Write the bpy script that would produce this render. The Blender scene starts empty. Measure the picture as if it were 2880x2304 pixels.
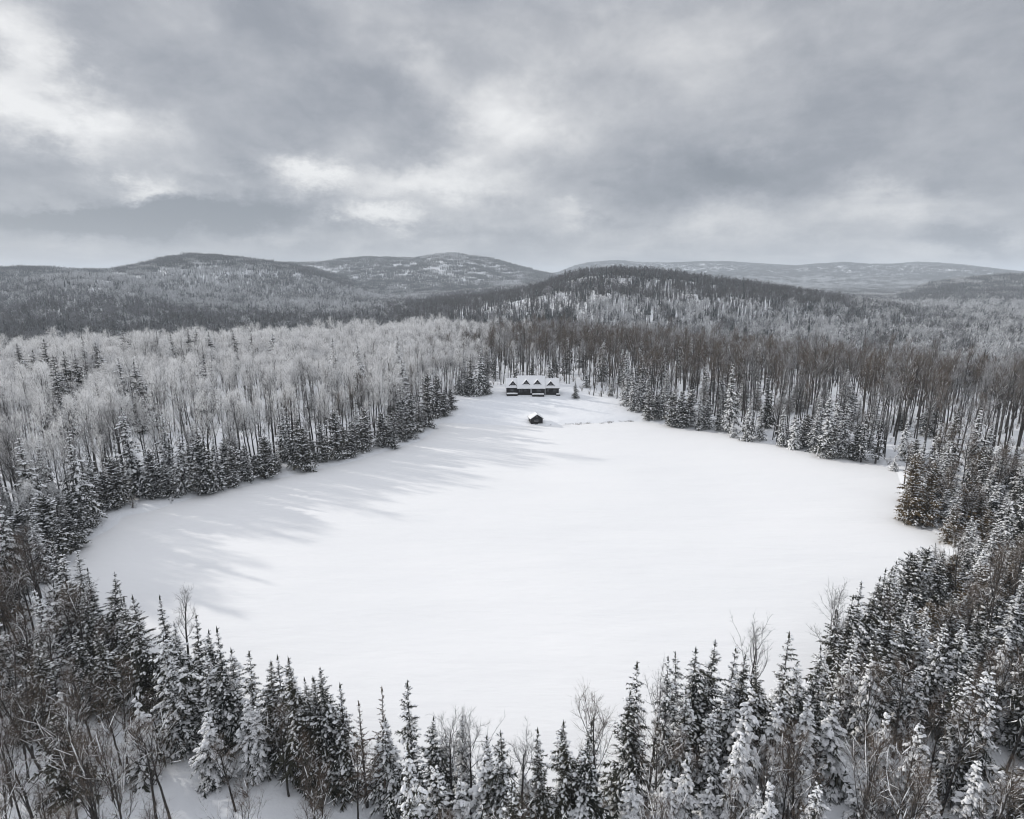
import bpy, math, random
import numpy as np

# ------------------------------------------------------------------ camera, sky, sun, exposure
RES_W, RES_H = 2880.0, 2304.0
FPX = 1650.0                      # focal length in photo pixels
PITCH = math.radians(12.4)
CAM_H = 55.0
CP, SP = math.cos(PITCH), math.sin(PITCH)
SUN_EL = math.radians(22.0)
SUN_AZ = math.radians(-65.0)      # from +Y, clockwise towards +X

scene = bpy.context.scene
cam_data = bpy.data.cameras.new("camera")
cam = bpy.data.objects.new("camera", cam_data)
scene.collection.objects.link(cam)
cam.location = (0, 0, CAM_H)
cam.rotation_euler = (math.pi / 2 - PITCH, 0, 0)
cam_data.sensor_width = 36
cam_data.lens = 36 * FPX / RES_W
cam_data.clip_start = 1
cam_data.clip_end = 40000
scene.camera = cam
scene.render.resolution_x, scene.render.resolution_y = 1024, 819

scene.view_settings.view_transform = 'Standard'
scene.view_settings.look = 'None'
scene.view_settings.exposure = 0.0
scene.view_settings.gamma = 1.0
scene.view_settings.use_curve_mapping = False
cy = scene.cycles
cy.max_bounces = 8
cy.diffuse_bounces = 6
cy.glossy_bounces = 1
cy.transmission_bounces = 6
cy.volume_bounces = 1
cy.transparent_max_bounces = 4
cy.use_denoising = True
cy.filter_width = 1.05
cy.denoiser = 'OPENIMAGEDENOISE'
cy.denoising_input_passes = 'RGB_ALBEDO_NORMAL'

def pix_dir(px, py):
    """world direction (not normalised) of a photo pixel"""
    r = (px - RES_W / 2) / FPX
    u = -(py - RES_H / 2) / FPX
    return np.array([r, CP + u * SP, -SP + u * CP])

D2P = RES_W / 2156.0               # notes were taken on a 2156 px wide copy

def az_el(px, py):
    d = pix_dir(px, py)
    return math.atan2(d[0], d[1]), math.atan2(d[2], math.hypot(d[0], d[1]))

# sky ---------------------------------------------------------------
world = bpy.data.worlds.new("World")
scene.world = world
world.use_nodes = True
wt = world.node_tree
wt.nodes.clear()

class NB:
    """tiny node-expression builder"""
    def __init__(self, tree): self.t = tree
    def n(self, kind, **kw):
        nd = self.t.nodes.new(kind)
        for k, v in kw.items(): setattr(nd, k, v)
        return nd
    def put(self, sock, v):
        if v is None: return
        if hasattr(v, 'is_output') or isinstance(v, bpy.types.NodeSocket): self.t.links.new(v, sock)
        else: sock.default_value = v
    def m(self, op, a, b=None, c=None, clamp=False):
        nd = self.n('ShaderNodeMath', operation=op, use_clamp=clamp)
        self.put(nd.inputs[0], a); self.put(nd.inputs[1], b); self.put(nd.inputs[2], c)
        return nd.outputs[0]
    def v(self, op, a, b=None, scale=None):
        nd = self.n('ShaderNodeVectorMath', operation=op)
        self.put(nd.inputs[0], a); self.put(nd.inputs[1], b)
        if scale is not None: self.put(nd.inputs['Scale'], scale)
        return nd.outputs['Value'] if op in ('DOT_PRODUCT', 'LENGTH', 'DISTANCE') else nd.outputs['Vector']
    def xyz(self, x, y, z):
        nd = self.n('ShaderNodeCombineXYZ')
        for s, v in zip(nd.inputs, (x, y, z)): self.put(s, v)
        return nd.outputs[0]
    def noise(self, vec, scale, detail=4, rough=0.5, dist=0.0, color=False, lac=2.0):
        nd = self.n('ShaderNodeTexNoise')
        self.put(nd.inputs['Vector'], vec)
        nd.inputs['Scale'].default_value = scale; nd.inputs['Detail'].default_value = detail
        nd.inputs['Roughness'].default_value = rough; nd.inputs['Distortion'].default_value = dist
        nd.inputs['Lacunarity'].default_value = lac
        return nd.outputs['Color' if color else 'Fac']
    def mix(self, f, a, b):
        nd = self.n('ShaderNodeMix', data_type='RGBA')
        self.put(nd.inputs['Factor'], f); self.put(nd.inputs[6], a); self.put(nd.inputs[7], b)
        return nd.outputs[2]
    def ramp(self, f, stops):
        nd = self.n('ShaderNodeValToRGB')
        e = nd.color_ramp.elements
        while len(e) < len(stops): e.new(0.5)
        for el, (p, c) in zip(e, stops): el.position = p; el.color = (*c, 1)
        self.put(nd.inputs[0], f)
        return nd.outputs[0]
    def ss(self, x, a, b):
        nd = self.n('ShaderNodeMapRange', interpolation_type='SMOOTHSTEP', clamp=True)
        self.put(nd.inputs[0], x); nd.inputs[1].default_value = a; nd.inputs[2].default_value = b
        return nd.outputs[0]

w = NB(wt)
tc = w.n('ShaderNodeTexCoord')
dirv = w.v('NORMALIZE', tc.outputs['Generated'])
sp = w.n('ShaderNodeSeparateXYZ'); wt.links.new(dirv, sp.inputs[0])
dx, dy, dz = sp.outputs
az_n = w.m('ARCTAN2', dx, dy)
el_n = w.m('ARCSINE', dz)
# the cloud deck as a plane overhead: coordinates stretch towards the horizon
den = w.m('ADD', w.m('MAXIMUM', dz, 0.0), 0.16)
plane = w.xyz(w.m('DIVIDE', dx, den), w.m('DIVIDE', dy, den), 0.0)
big = w.noise(plane, 1.15, 3, 0.45, 0.6)
mid = w.noise(w.v('ADD', plane, (3.1, 1.7, 0.4)), 2.6, 7, 0.52, 0.9)
angv = w.xyz(az_n, w.m('MULTIPLY', el_n, 1.6), 0.3)
wisp = w.noise(angv, 6.0, 9, 0.58, 0.30)
puff = w.noise(w.v('ADD', angv, (1.3, .7, .2)), 13.0, 8, 0.6, 0.2)
warp = w.v('SUBTRACT', w.noise(angv, 5.5, 9, 0.66, 0.0, color=True), (0.5, 0.5, 0.5))
ang = w.v('ADD', w.xyz(az_n, el_n, 0.0), w.v('MULTIPLY', warp, (0.30, 0.15, 0.0)))
# cloud masses that the photograph shows (x, y, half-widths on the 2156 px copy, brightness)
MASSES = [(5, 90, 130, 105, .46), (60, 235, 160, 75, .44), (230, 290, 190, 60, .14), (1070, 255, 120, 85, .36), (905, 145, 70, 60, .16),
          (640, 365, 95, 36, .46), (880, 372, 150, 40, .36), (790, 455, 95, 24, .48), (320, 395, 75, 28, .40), (130, 425, 130, 20, .18),
          (1400, 130, 300, 150, .17), (1200, 447, 75, 24, .22), (1880, 432, 240, 34, .20), (1480, 475, 210, 34, .16), (1010, 395, 120, 40, .16),
          (400, 462, 230, 40, -.80), (70, 462, 150, 26, -.55), (760, 215, 210, 90, -.07), (1880, 190, 300, 150, -.09),
          (1480, 375, 170, 42, -.30), (1310, 465, 70, 22, -.16), (2050, 512, 150, 24, -.28), (560, 90, 260, 90, .04), (150, 350, 170, 30, -.12),
          (1000, 500, 200, 16, -.10), (480, 370, 60, 28, -.14), (1750, 350, 150, 36, -.12)]
acc = None
for (mx, my, hw, hh, amp) in MASSES:
    a0, e0 = az_el(mx * D2P, my * D2P)
    a1, _ = az_el((mx + hw) * D2P, my * D2P)
    _, e1 = az_el(mx * D2P, (my - hh) * D2P)
    q = w.v('MULTIPLY', w.v('SUBTRACT', ang, (a0, e0, 0)), (1 / abs(a1 - a0), 1 / abs(e1 - e0), 0))
    g = w.m('MULTIPLY', w.m('POWER', 2.718, w.m('MULTIPLY', w.v('DOT_PRODUCT', q, q), -1.0)), amp)
    acc = g if acc is None else w.m('ADD', acc, g)
val = w.m('MULTIPLY_ADD', w.m('SUBTRACT', big, 0.5), 0.40, 0.40)
val = w.m('MULTIPLY_ADD', w.m('SUBTRACT', mid, 0.5), 0.20, val)
val = w.m('MULTIPLY_ADD', w.m('SUBTRACT', wisp, 0.5), 0.58, val)
val = w.m('MULTIPLY_ADD', w.m('SUBTRACT', puff, 0.5), 0.36, val)
val = w.m('MULTIPLY_ADD', acc, 1.3, val)
# milky towards the horizon
val = w.m('MULTIPLY_ADD', w.m('POWER', 2.718, w.m('MULTIPLY', el_n, -16.0)), 0.26, val)
cloud = w.ramp(val, [(0.0, (.24, .262, .30)), (0.28, (.33, .35, .392)), (0.48, (.46, .476, .512)), (0.72, (.675, .682, .70)), (1.0, (.90, .902, .905))])
# an overcast sky brightens towards the zenith
zen = w.m('MULTIPLY_ADD', w.m('MAXIMUM', w.m('SUBTRACT', dz, 0.36), 0.0), 2.6, 1.0)
cloud = w.v('SCALE', cloud, scale=zen)
sky = w.n('ShaderNodeTexSky', sky_type='NISHITA')
sky.sun_disc = False
sky.sun_elevation = SUN_EL
sky.sun_rotation = SUN_AZ
sky.altitude = 400
bg_sky = w.n('ShaderNodeBackground'); wt.links.new(sky.outputs[0], bg_sky.inputs[0]); bg_sky.inputs[1].default_value = 0.08
bg_cl = w.n('ShaderNodeBackground'); wt.links.new(cloud, bg_cl.inputs[0]); bg_cl.inputs[1].default_value = 1.0
mixs = w.n('ShaderNodeMixShader'); mixs.inputs[0].default_value = 0.94
wt.links.new(bg_sky.outputs[0], mixs.inputs[1]); wt.links.new(bg_cl.outputs[0], mixs.inputs[2])
wo = w.n('ShaderNodeOutputWorld'); wt.links.new(mixs.outputs[0], wo.inputs[0])
world.cycles.sampling_method = 'MANUAL'
world.cycles.sample_map_resolution = 512

sun_d = bpy.data.lights.new("sun", 'SUN')
sun_d.energy = 2.75
sun_d.angle = math.radians(1.1)
sun_d.color = (1.0, 0.965, 0.91)
sun = bpy.data.objects.new("sun", sun_d)
scene.collection.objects.link(sun)
# a sun lamp shines along its local -Z
from mathutils import Vector
sdir = Vector((math.sin(SUN_AZ) * math.cos(SUN_EL), math.cos(SUN_AZ) * math.cos(SUN_EL), math.sin(SUN_EL)))
sun.rotation_euler = sdir.to_track_quat('Z', 'Y').to_euler()

# ------------------------------------------------------------------ helpers
rng = np.random.default_rng(11)
random.seed(11)
COL = scene.collection

def tag(o, label=None, cat=None, group=None, kind=None):
    if label: o["label"] = label
    if cat: o["category"] = cat
    if group: o["group"] = group
    if kind: o["kind"] = kind
    return o

def mesh_from(name, V, F, mats, mat_idx=None, smooth=False):
    V = np.asarray(V, dtype=np.float32); F = np.asarray(F, dtype=np.int32)
    me = bpy.data.meshes.new(name)
    k = F.shape[1]
    me.vertices.add(len(V)); me.vertices.foreach_set("co", V.ravel())
    me.loops.add(len(F) * k); me.loops.foreach_set("vertex_index", F.ravel())
    me.polygons.add(len(F))
    me.polygons.foreach_set("loop_start", np.arange(0, len(F) * k, k, dtype=np.int32))
    for m in mats: me.materials.append(m)
    if mat_idx is not None: me.polygons.foreach_set("material_index", np.asarray(mat_idx, dtype=np.int32))
    if smooth: me.polygons.foreach_set("use_smooth", np.ones(len(F), dtype=bool))
    me.update(calc_edges=True)
    return me

def link(name, data, parent=None, loc=(0, 0, 0)):
    o = bpy.data.objects.new(name, data)
    COL.objects.link(o)
    o.location = loc
    if parent: o.parent = parent
    return o

def _hash(ix, iy, seed):
    n = (ix * 374761393 + iy * 668265263 + seed * 1442695041) & 0xFFFFFFFF
    n = ((n ^ (n >> 13)) * 1274126177) & 0xFFFFFFFF
    return ((n ^ (n >> 16)) & 0xFFFFFF) / float(0xFFFFFF)

def vnoise(x, y, seed=0):
    x = np.asarray(x, dtype=np.float64); y = np.asarray(y, dtype=np.float64)
    ix = np.floor(x).astype(np.int64); iy = np.floor(y).astype(np.int64)
    fx = x - ix; fy = y - iy
    fx = fx * fx * (3 - 2 * fx); fy = fy * fy * (3 - 2 * fy)
    a = _hash(ix, iy, seed); b = _hash(ix + 1, iy, seed); c = _hash(ix, iy + 1, seed); d = _hash(ix + 1, iy + 1, seed)
    return (a * (1 - fx) + b * fx) * (1 - fy) + (c * (1 - fx) + d * fx) * fy

def fbm(x, y, seed=0, octv=4):
    s = 0; a = 0.5; t = 0
    for i in range(octv):
        s = s + a * vnoise(np.asarray(x) * 2 ** i, np.asarray(y) * 2 ** i, seed + i * 17); t += a; a *= 0.5
    return s / t

def smooth(x, a, b):
    t = np.clip((np.asarray(x, dtype=np.float64) - a) / (b - a), 0, 1)
    return t * t * (3 - 2 * t)

# ------------------------------------------------------------------ the lake, the clearing, the terrain
def ground_pt(dxp, dyp, z=0.0):
    d = pix_dir(dxp * D2P, dyp * D2P)
    t = (z - CAM_H) / d[2]
    return (d[0] * t, d[1] * t)

LAKE = [ground_pt(*p) for p in [(928, 890), (905, 915), (880, 930), (830, 946), (800, 955), (760, 968), (720, 978), (660, 990), (620, 1000), (570, 1012),
        (530, 1022), (480, 1032), (420, 1045), (370, 1060), (330, 1073), (290, 1082), (255, 1090), (247, 1105), (215, 1125), (180, 1140), (160, 1160), (158, 1185)]]
LAKE += [(-86, 97), (-72, 88), (-58, 80), (-45, 71), (-34, 64), (-24, 59), (-12, 55), (0, 53), (9, 54), (18, 58), (28, 63), (37, 69), (48, 78), (60, 88), (76, 99), (88, 107)]
LAKE += [ground_pt(*p) for p in [(1980, 1150), (1985, 1130), (1960, 1118), (1925, 1108), (1902, 1098), (1895, 1060), (1896, 1020), (1888, 992), (1850, 978), (1800, 965), (1740, 955),
        (1650, 940), (1600, 930), (1540, 918), (1500, 910), (1420, 898), (1345, 887), (1280, 890), (1200, 893), (1130, 897), (1080, 896), (1000, 893)]]
LAKE = np.array(LAKE)
LAWN = np.array([ground_pt(940, 925), ground_pt(928, 893), ground_pt(950, 872, 1), ground_pt(962, 853, 2), ground_pt(968, 838, 3.5), ground_pt(1030, 834, 4), ground_pt(1040, 815, 5), ground_pt(1205, 815, 5),
                 ground_pt(1226, 837, 3.5), ground_pt(1270, 850, 2.5), ground_pt(1320, 866, 1.2), ground_pt(1345, 889), ground_pt(1330, 925)])

def poly_dist(P, poly):
    """distance to the polygon, negative inside"""
    P = np.asarray(P, dtype=np.float64)
    a = poly; b = np.roll(poly, -1, axis=0)
    best = np.full(len(P), 1e18); inside = np.zeros(len(P), dtype=bool)
    for p, q in zip(a, b):
        e = q - p
        t = np.clip(((P - p) @ e) / (e @ e), 0, 1)
        dd = ((P - p - t[:, None] * e) ** 2).sum(1)
        best = np.minimum(best, dd)
        c = ((p[1] > P[:, 1]) != (q[1] > P[:, 1]))
        xi = (q[0] - p[0]) * (P[:, 1] - p[1]) / (q[1] - p[1] + 1e-12) + p[0]
        inside ^= c & (P[:, 0] < xi)
    dist = np.sqrt(best)
    return np.where(inside, -dist, dist)

# ridge lines: (distance, front half-width, back half-width, crown height, [(x, y) on the 2880 px photo])
def z3(pts): return [(x / 1.497, 680 + y / 1.497) for x, y in pts]
def z4(pts): return [(1440 + x / 1.497, 680 + y / 1.497) for x, y in pts]
RIDGES = [
    ('mid', 1150, 330, 520, 13, z4([(-170, 235), (-60, 220), (20, 205), (100, 185), (190, 152), (270, 125), (350, 112), (430, 108), (500, 112), (600, 118), (700, 128), (800, 143), (900, 158),
                                    (1000, 172), (1100, 187), (1200, 203), (1300, 217), (1400, 233), (1500, 252), (1600, 275), (1700, 302), (1800, 335), (1900, 375), (2000, 415)])),
    ('left_low', 1750, 480, 500, 12, z3([(-700, 240), (-300, 210), (0, 180), (120, 155), (230, 140), (330, 135), (440, 138), (540, 150), (620, 180), (700, 220), (780, 258), (850, 292), (950, 330)])),
    ('left_main', 2700, 800, 800, 12, z3([(-900, 150), (-400, 125), (-150, 118), (0, 108), (120, 102), (250, 112), (450, 115), (520, 108), (600, 90), (700, 65), (800, 53), (900, 54), (1000, 65), (1100, 78),
                                          (1200, 90), (1350, 122), (1450, 155), (1550, 190), (1700, 240), (1850, 285)])),
    ('centre_far', 3900, 900, 900, 10, z3([(900, 150), (1050, 110), (1180, 89), (1340, 89), (1450, 72), (1550, 64), (1650, 68), (1750, 71), (1800, 60), (1850, 52), (1910, 48), (1960, 57), (2050, 68),
                                           (2100, 80), (2156, 97), (2220, 113), (2290, 130), (2370, 148), (2500, 190)])),
    ('centre_low', 2000, 480, 450, 12, z3([(1250, 330), (1400, 275), (1550, 250), (1700, 232), (1900, 215), (2050, 200), (2156, 187), (2250, 175), (2350, 172), (2500, 200), (2700, 260)])),
    ('right_far', 7600, 2000, 1500, 8, z4([(-100, 175), (60, 150), (200, 130), (270, 102), (330, 89), (400, 83), (460, 81), (520, 88), (650, 92), (750, 88), (900, 85), (1050, 95), (1200, 103), (1280, 95),
                                           (1400, 92), (1500, 100), (1600, 97), (1700, 88), (1800, 92), (1900, 100), (2050, 118), (2156, 130), (2500, 150), (3200, 150)])),
    ('right_hill', 2900, 650, 800, 12, z4([(1350, 285), (1500, 262), (1650, 215), (1750, 178), (1850, 156), (1950, 146), (2060, 140), (2156, 136), (2400, 135), (2800, 160), (3200, 220)])),
]
RID = []
for name, Dr, wf, wb, ch, pts in RIDGES:
    azs, hs = [], []
    for px, py in pts:
        a, e = az_el(px, py)
        azs.append(a); hs.append(CAM_H + Dr * math.tan(e) - ch)
    RID.append((name, Dr, wf, wb, np.array(azs), np.array(hs)))
VALLEY = -12.0
EDGE_AZ = np.radians([-70, -42, -25, -8, 2, 12, 25, 40, 70])
EDGE_R = np.array([330, 330, 350, 390, 410, 380, 300, 255, 255], dtype=float)

def height(P):
    P = np.asarray(P, dtype=np.float64)
    x, y = P[:, 0], P[:, 1]
    r = np.hypot(x, y); az = np.arctan2(x, y)
    d = poly_dist(P, LAKE)
    dl = poly_dist(P, LAWN)
    out = np.maximum(d, 0)
    bank = 0.55 * smooth(d + 1.1 * (fbm(x / 7, y / 7, 3, 3) - 0.5), -0.4, 2.6)
    rise = np.minimum(0.040 * out, 13.0) + 1.5 * smooth(out, 6, 40) * (fbm(x / 60, y / 60, 5, 3) - 0.4)
    rise = np.where((y < 90), rise * 0.8, rise)
    lawn = 2.9 * smooth(y, 222, 262) * np.exp(-((x - 12) / 75) ** 2)
    rough = 0.35 * (fbm(x / 2.6, y / 2.6, 9, 3) - 0.5) * smooth(out, 0.5, 6) * (0.25 + 0.75 * smooth(dl, 0, 6))
    rough = rough + 1.6 * (fbm(x / 19, y / 19, 21, 3) - 0.5) * smooth(out, 4, 25) * smooth(dl, 2, 16)
    near = bank + rise + lawn + rough
    near = near * (1 - .45 * smooth(r, 290, 380) * smooth(np.degrees(az), -12, 2))
    edge = np.interp(az, EDGE_AZ, EDGE_R)
    k = smooth(r, edge * 1.0, edge * 1.0 + 260)
    base = near * (1 - k) + VALLEY * k + k * 9 * (fbm(x / 260, y / 260, 31, 3) - 0.5)
    z = np.where(d < 0, -0.5 + 0.5 * smooth(d, -1.5, 0), base)
    behind = np.abs(az) > math.radians(75)
    for name, Dr, wf, wb, azs, hs in RID:
        h = np.interp(az, azs, hs) - VALLEY
        # beyond the ends of the noted line the ridge sinks away
        over = np.maximum(azs[0] - az, 0) + np.maximum(az - azs[-1], 0)
        h = h * np.exp(-(over / 0.10) ** 2)
        u = (r - Dr)
        prof = np.where(u < 0, np.exp(-(u / wf) ** 2 * 1.2), np.exp(-(u / wb) ** 2))
        gul = fbm(x / (wf * 0.42), y / (wf * 0.42), 40, 4) - 0.5
        prof = prof * (1 + 0.95 * gul * smooth(-u, wf * 0.12, wf * 0.6))
        hh = VALLEY + np.maximum(h, 0) * prof
        z = np.where((r > 600) & ~behind, np.maximum(z, hh), z)
    return z

def height1(x, y): return float(height(np.array([[x, y]]))[0])

def project(x, y, z):
    dzv = z - CAM_H
    depth = y * CP - dzv * SP
    up = y * SP + dzv * CP
    return RES_W / 2 + FPX * x / depth, RES_H / 2 - FPX * up / depth, depth

def hit_ground(px, py, lift=0.0):
    """walk along a photo pixel's ray until it is LIFT above the ground"""
    d = pix_dir(px, py); d = d / np.linalg.norm(d)
    ts = np.concatenate([np.arange(30, 420, 1.0), np.arange(420, 1500, 4.0)])
    Q = d[None] * ts[:, None] + np.array([0, 0, CAM_H])
    g = Q[:, 2] - np.maximum(height(Q[:, :2]), 0) - lift
    i = np.argmax(g < 0)
    return Q[i]

# ------------------------------------------------------------------ materials
def new_mat(name):
    m = bpy.data.materials.new(name); m.use_nodes = True
    t = m.node_tree; b = NB(t)
    bs = t.nodes['Principled BSDF']
    bs.inputs['Specular IOR Level'].default_value = 0.15
    return m, t, b, bs

def coords(b): return b.n('ShaderNodeNewGeometry').outputs['Position']
def objco(b): return b.n('ShaderNodeTexCoord').outputs['Object']
def rnd(b): return b.n('ShaderNodeObjectInfo').outputs['Random']

def bump(b, bs, h, strength, dist):
    n = b.n('ShaderNodeBump'); n.inputs['Strength'].default_value = strength; n.inputs['Distance'].default_value = dist
    b.t.links.new(h, n.inputs['Height']); b.t.links.new(n.outputs[0], bs.inputs['Normal'])

def mat_snow_ground():
    m, t, b, bs = new_mat('snow_ground')
    p = coords(b)
    n1 = b.noise(p, 0.035, 4, 0.5)
    c = b.mix(b.ss(n1, 0.3, 0.7), (0.82, 0.83, 0.85, 1), (0.88, 0.88, 0.885, 1))
    t.links.new(c, bs.inputs['Base Color']); bs.inputs['Roughness'].default_value = 0.75
    h = b.m('ADD', b.noise(p, 0.35, 5, 0.55), b.m('MULTIPLY', b.noise(p, 1.7, 3, 0.5), 0.25))
    bump(b, bs, h, 0.55, 0.5)
    return m

def mat_lake():
    m, t, b, bs = new_mat('snow_lake')
    p = coords(b)
    n1 = b.noise(p, 0.018, 4, 0.5)
    c = b.mix(b.ss(n1, 0.3, 0.7), (0.85, 0.845, 0.84, 1), (0.89, 0.88, 0.87, 1))
    t.links.new(c, bs.inputs['Base Color']); bs.inputs['Roughness'].default_value = 0.7
    # wind-packed drifts, long in the wind's direction
    st = b.v('MULTIPLY', p, (0.25, 1.0, 1.0))
    h = b.m('ADD', b.noise(st, 0.10, 5, 0.5), b.m('MULTIPLY', b.noise(st, 0.9, 4, 0.55), 0.12))
    bump(b, bs, h, 0.8, 0.8)
    return m

def see_light_through(m, t, b, col, amount):
    """thin snow, frost and needles let some light through"""
    out = [n for n in t.nodes if n.type == 'OUTPUT_MATERIAL'][0]
    tl = b.n('ShaderNodeBsdfTranslucent'); b.put(tl.inputs[0], col)
    mx = b.n('ShaderNodeMixShader'); mx.inputs[0].default_value = amount
    t.links.new(t.nodes['Principled BSDF'].outputs[0], mx.inputs[1]); t.links.new(tl.outputs[0], mx.inputs[2]); t.links.new(mx.outputs[0], out.inputs['Surface'])

def mat_snow():
    m, t, b, bs = new_mat('snow_on_trees')
    bs.inputs['Base Color'].default_value = (0.945, 0.945, 0.95, 1); bs.inputs['Roughness'].default_value = 0.7
    see_light_through(m, t, b, (0.93, 0.93, 0.94, 1), 0.12)
    return m

def mat_var(name, c0, c1, rough=0.85, noise_scale=None, c2=None, trans=0.0):
    """colour varies from tree to tree, and with fine grain inside one"""
    m, t, b, bs = new_mat(name)
    c = b.mix(rnd(b), (*c0, 1), (*c1, 1))
    if noise_scale:
        c = b.mix(b.ss(b.noise(objco(b), noise_scale, 3, 0.6), 0.42, 0.66), c, (*c2, 1))
    t.links.new(c, bs.inputs['Base Color']); bs.inputs['Roughness'].default_value = rough
    if trans: see_light_through(m, t, b, c, trans)
    return m

M = {}
M['ground'] = mat_snow_ground(); M['lake'] = mat_lake(); M['snow'] = mat_snow()
M['bark'] = mat_var('bark', (.030, .027, .025), (.060, .054, .050), .9, 3.0, (.10, .095, .09))
M['bark_frost'] = mat_var('bark_frosted', (.060, .057, .055), (.11, .105, .10), .9, 1.6, (.30, .30, .31))
M['needles'] = mat_var('needles', (.018, .023, .018), (.046, .044, .029), .8, 0.9, (.060, .058, .044))
M['cedar'] = mat_var('cedar_scales', (.026, .032, .025), (.060, .056, .040), .8, 0.9, (.085, .080, .062))
M['cedar_brown'] = mat_var('cedar_scales_bronzed', (.135, .094, .048), (.18, .13, .070), .8, 0.9, (.08, .066, .040))
M['twig_frost'] = mat_var('twigs_frosted', (.87, .87, .875), (.95, .95, .953), .85, 0.30, (.70, .695, .69), trans=.45)
M['twig_grey'] = mat_var('twigs_grey', (.20, .195, .192), (.42, .415, .415), .85, 0.35, (.55, .55, .555), trans=.3)
M['twig_brown'] = mat_var('twigs_brown', (.085, .060, .043), (.14, .103, .077), .85, 0.35, (.24, .215, .19), trans=.1)
M['twig_far'] = mat_var('twigs_far_grey', (.10, .10, .104), (.19, .19, .197), .85, 0.2, (.26, .265, .27))
M['twig_far_dark'] = mat_var('twigs_far_dark', (.050, .047, .046), (.095, .09, .088), .85, 0.2, (.15, .148, .147))
M['twig_far_frost'] = mat_var('twigs_far_frosted', (.45, .455, .465), (.68, .685, .695), .85, 0.2, (.36, .365, .37))
M['far_snow'] = mat_var('far_snow_dusting', (.30, .31, .32), (.46, .47, .48), .85)
M['far_conifer'] = mat_var('far_needles', (.030, .036, .034), (.055, .062, .060), .85)

def mat_flat(name, c, rough=0.7, noise_scale=None, c2=None, spec=None):
    m, t, b, bs = new_mat(name)
    if noise_scale:
        cc = b.mix(b.ss(b.noise(objco(b), noise_scale, 4, 0.6), 0.35, 0.7), (*c, 1), (*c2, 1)); t.links.new(cc, bs.inputs['Base Color'])
    else: bs.inputs['Base Color'].default_value = (*c, 1)
    bs.inputs['Roughness'].default_value = rough
    if spec is not None: bs.inputs['Specular IOR Level'].default_value = spec
    return m

def mat_logs():
    m, t, b, bs = new_mat('dark_logs')
    p = objco(b)
    st = b.v('MULTIPLY', p, (0.4, 0.4, 5.0))
    c = b.mix(b.ss(b.noise(st, 1.4, 4, 0.6), 0.35, 0.72), (.014, .013, .014, 1), (.045, .041, .041, 1))
    t.links.new(c, bs.inputs['Base Color']); bs.inputs['Roughness'].default_value = .75
    wv = b.n('ShaderNodeTexWave', bands_direction='Z'); t.links.new(p, wv.inputs['Vector']); wv.inputs['Scale'].default_value = 1.1
    bump(b, bs, wv.outputs['Fac'], 0.8, 0.08)
    return m
M['logs'] = mat_logs()
M['trim'] = mat_flat('dark_trim', (.020, .018, .018), .7, 2.0, (.05, .046, .045))
M['glass'] = mat_flat('window_glass', (.05, .053, .058), .15, spec=.5)
M['frame'] = mat_flat('pale_frame', (.36, .35, .35), .7, 3.0, (.25, .24, .24))
M['door_white'] = mat_flat('white_paint', (.66, .66, .67), .6, 3.0, (.45, .45, .46))
M['stone'] = mat_flat('chimney_stone', (.10, .095, .09), .85, 4.0, (.22, .21, .2))
M['reed'] = mat_flat('dry_reed', (.16, .14, .115), .9, 3.0, (.09, .08, .07))

# ------------------------------------------------------------------ terrain sheet and lake
def build_terrain():
    rings = np.concatenate([[0], np.arange(6, 48, 6), np.arange(48, 420, 3.0), 420 * 1.0125 ** np.arange(0, 278)])
    rings = rings[rings < 13500]
    rings = np.append(rings, [15500, 18000])
    azs = np.concatenate([np.radians(np.arange(-64, 64, 0.36)), np.radians(np.arange(64, 296, 4.0))])
    n, k = len(azs), len(rings)
    A, R = np.meshgrid(azs, rings)
    X = (R * np.sin(A)).ravel(); Y = (R * np.cos(A)).ravel()
    Z = height(np.stack([X, Y], 1))
    Z = np.where(np.hypot(X, Y) > 13000, VALLEY, Z)
    V = np.stack([X, Y, Z], 1)
    i = np.arange(k - 1)[:, None]; j = np.arange(n)[None]
    j2 = (j + 1) % n
    F = np.stack([(i * n + j), (i * n + j2), ((i + 1) * n + j2), ((i + 1) * n + j)], -1).reshape(-1, 4)[:, ::-1]
    me = mesh_from('snowy_ground', V, F, [M['ground']], smooth=True)
    o = link('snowy_ground', me)
    tag(o, 'snow covered forest floor, lawn and hills all around the lake', 'ground', kind='structure')
build_terrain()

def build_lake():
    x0, x1, y0, y1 = LAKE[:, 0].min() - 3, LAKE[:, 0].max() + 3, LAKE[:, 1].min() - 3, LAKE[:, 1].max() + 3
    s = 2.0
    xs = np.arange(x0, x1 + s, s); ys = np.arange(y0, y1 + s, s)
    X, Y = np.meshgrid(xs, ys)
    P = np.stack([X.ravel(), Y.ravel()], 1)
    d = poly_dist(P, LAKE)
    z = 0.02 + 0.10 * (fbm(P[:, 0] / 16, P[:, 1] / 7, 71, 3) - 0.5) * smooth(-d, 1, 8)
    V = np.stack([P[:, 0], P[:, 1], z], 1)
    nx, ny = len(xs), len(ys)
    i = np.arange(ny - 1)[:, None]; j = np.arange(nx - 1)[None]
    F = np.stack([i * nx + j, i * nx + j + 1, (i + 1) * nx + j + 1, (i + 1) * nx + j], -1).reshape(-1, 4)
    keep = (d[F] < 1.5).any(1)
    F = F[keep]
    used = np.unique(F); remap = np.full(len(V), -1); remap[used] = np.arange(len(used))
    me = mesh_from('frozen_lake', V[used], remap[F], [M['lake']], smooth=True)
    tag(link('frozen_lake', me), 'frozen lake under smooth white snow', 'lake', kind='structure')
build_lake()

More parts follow.
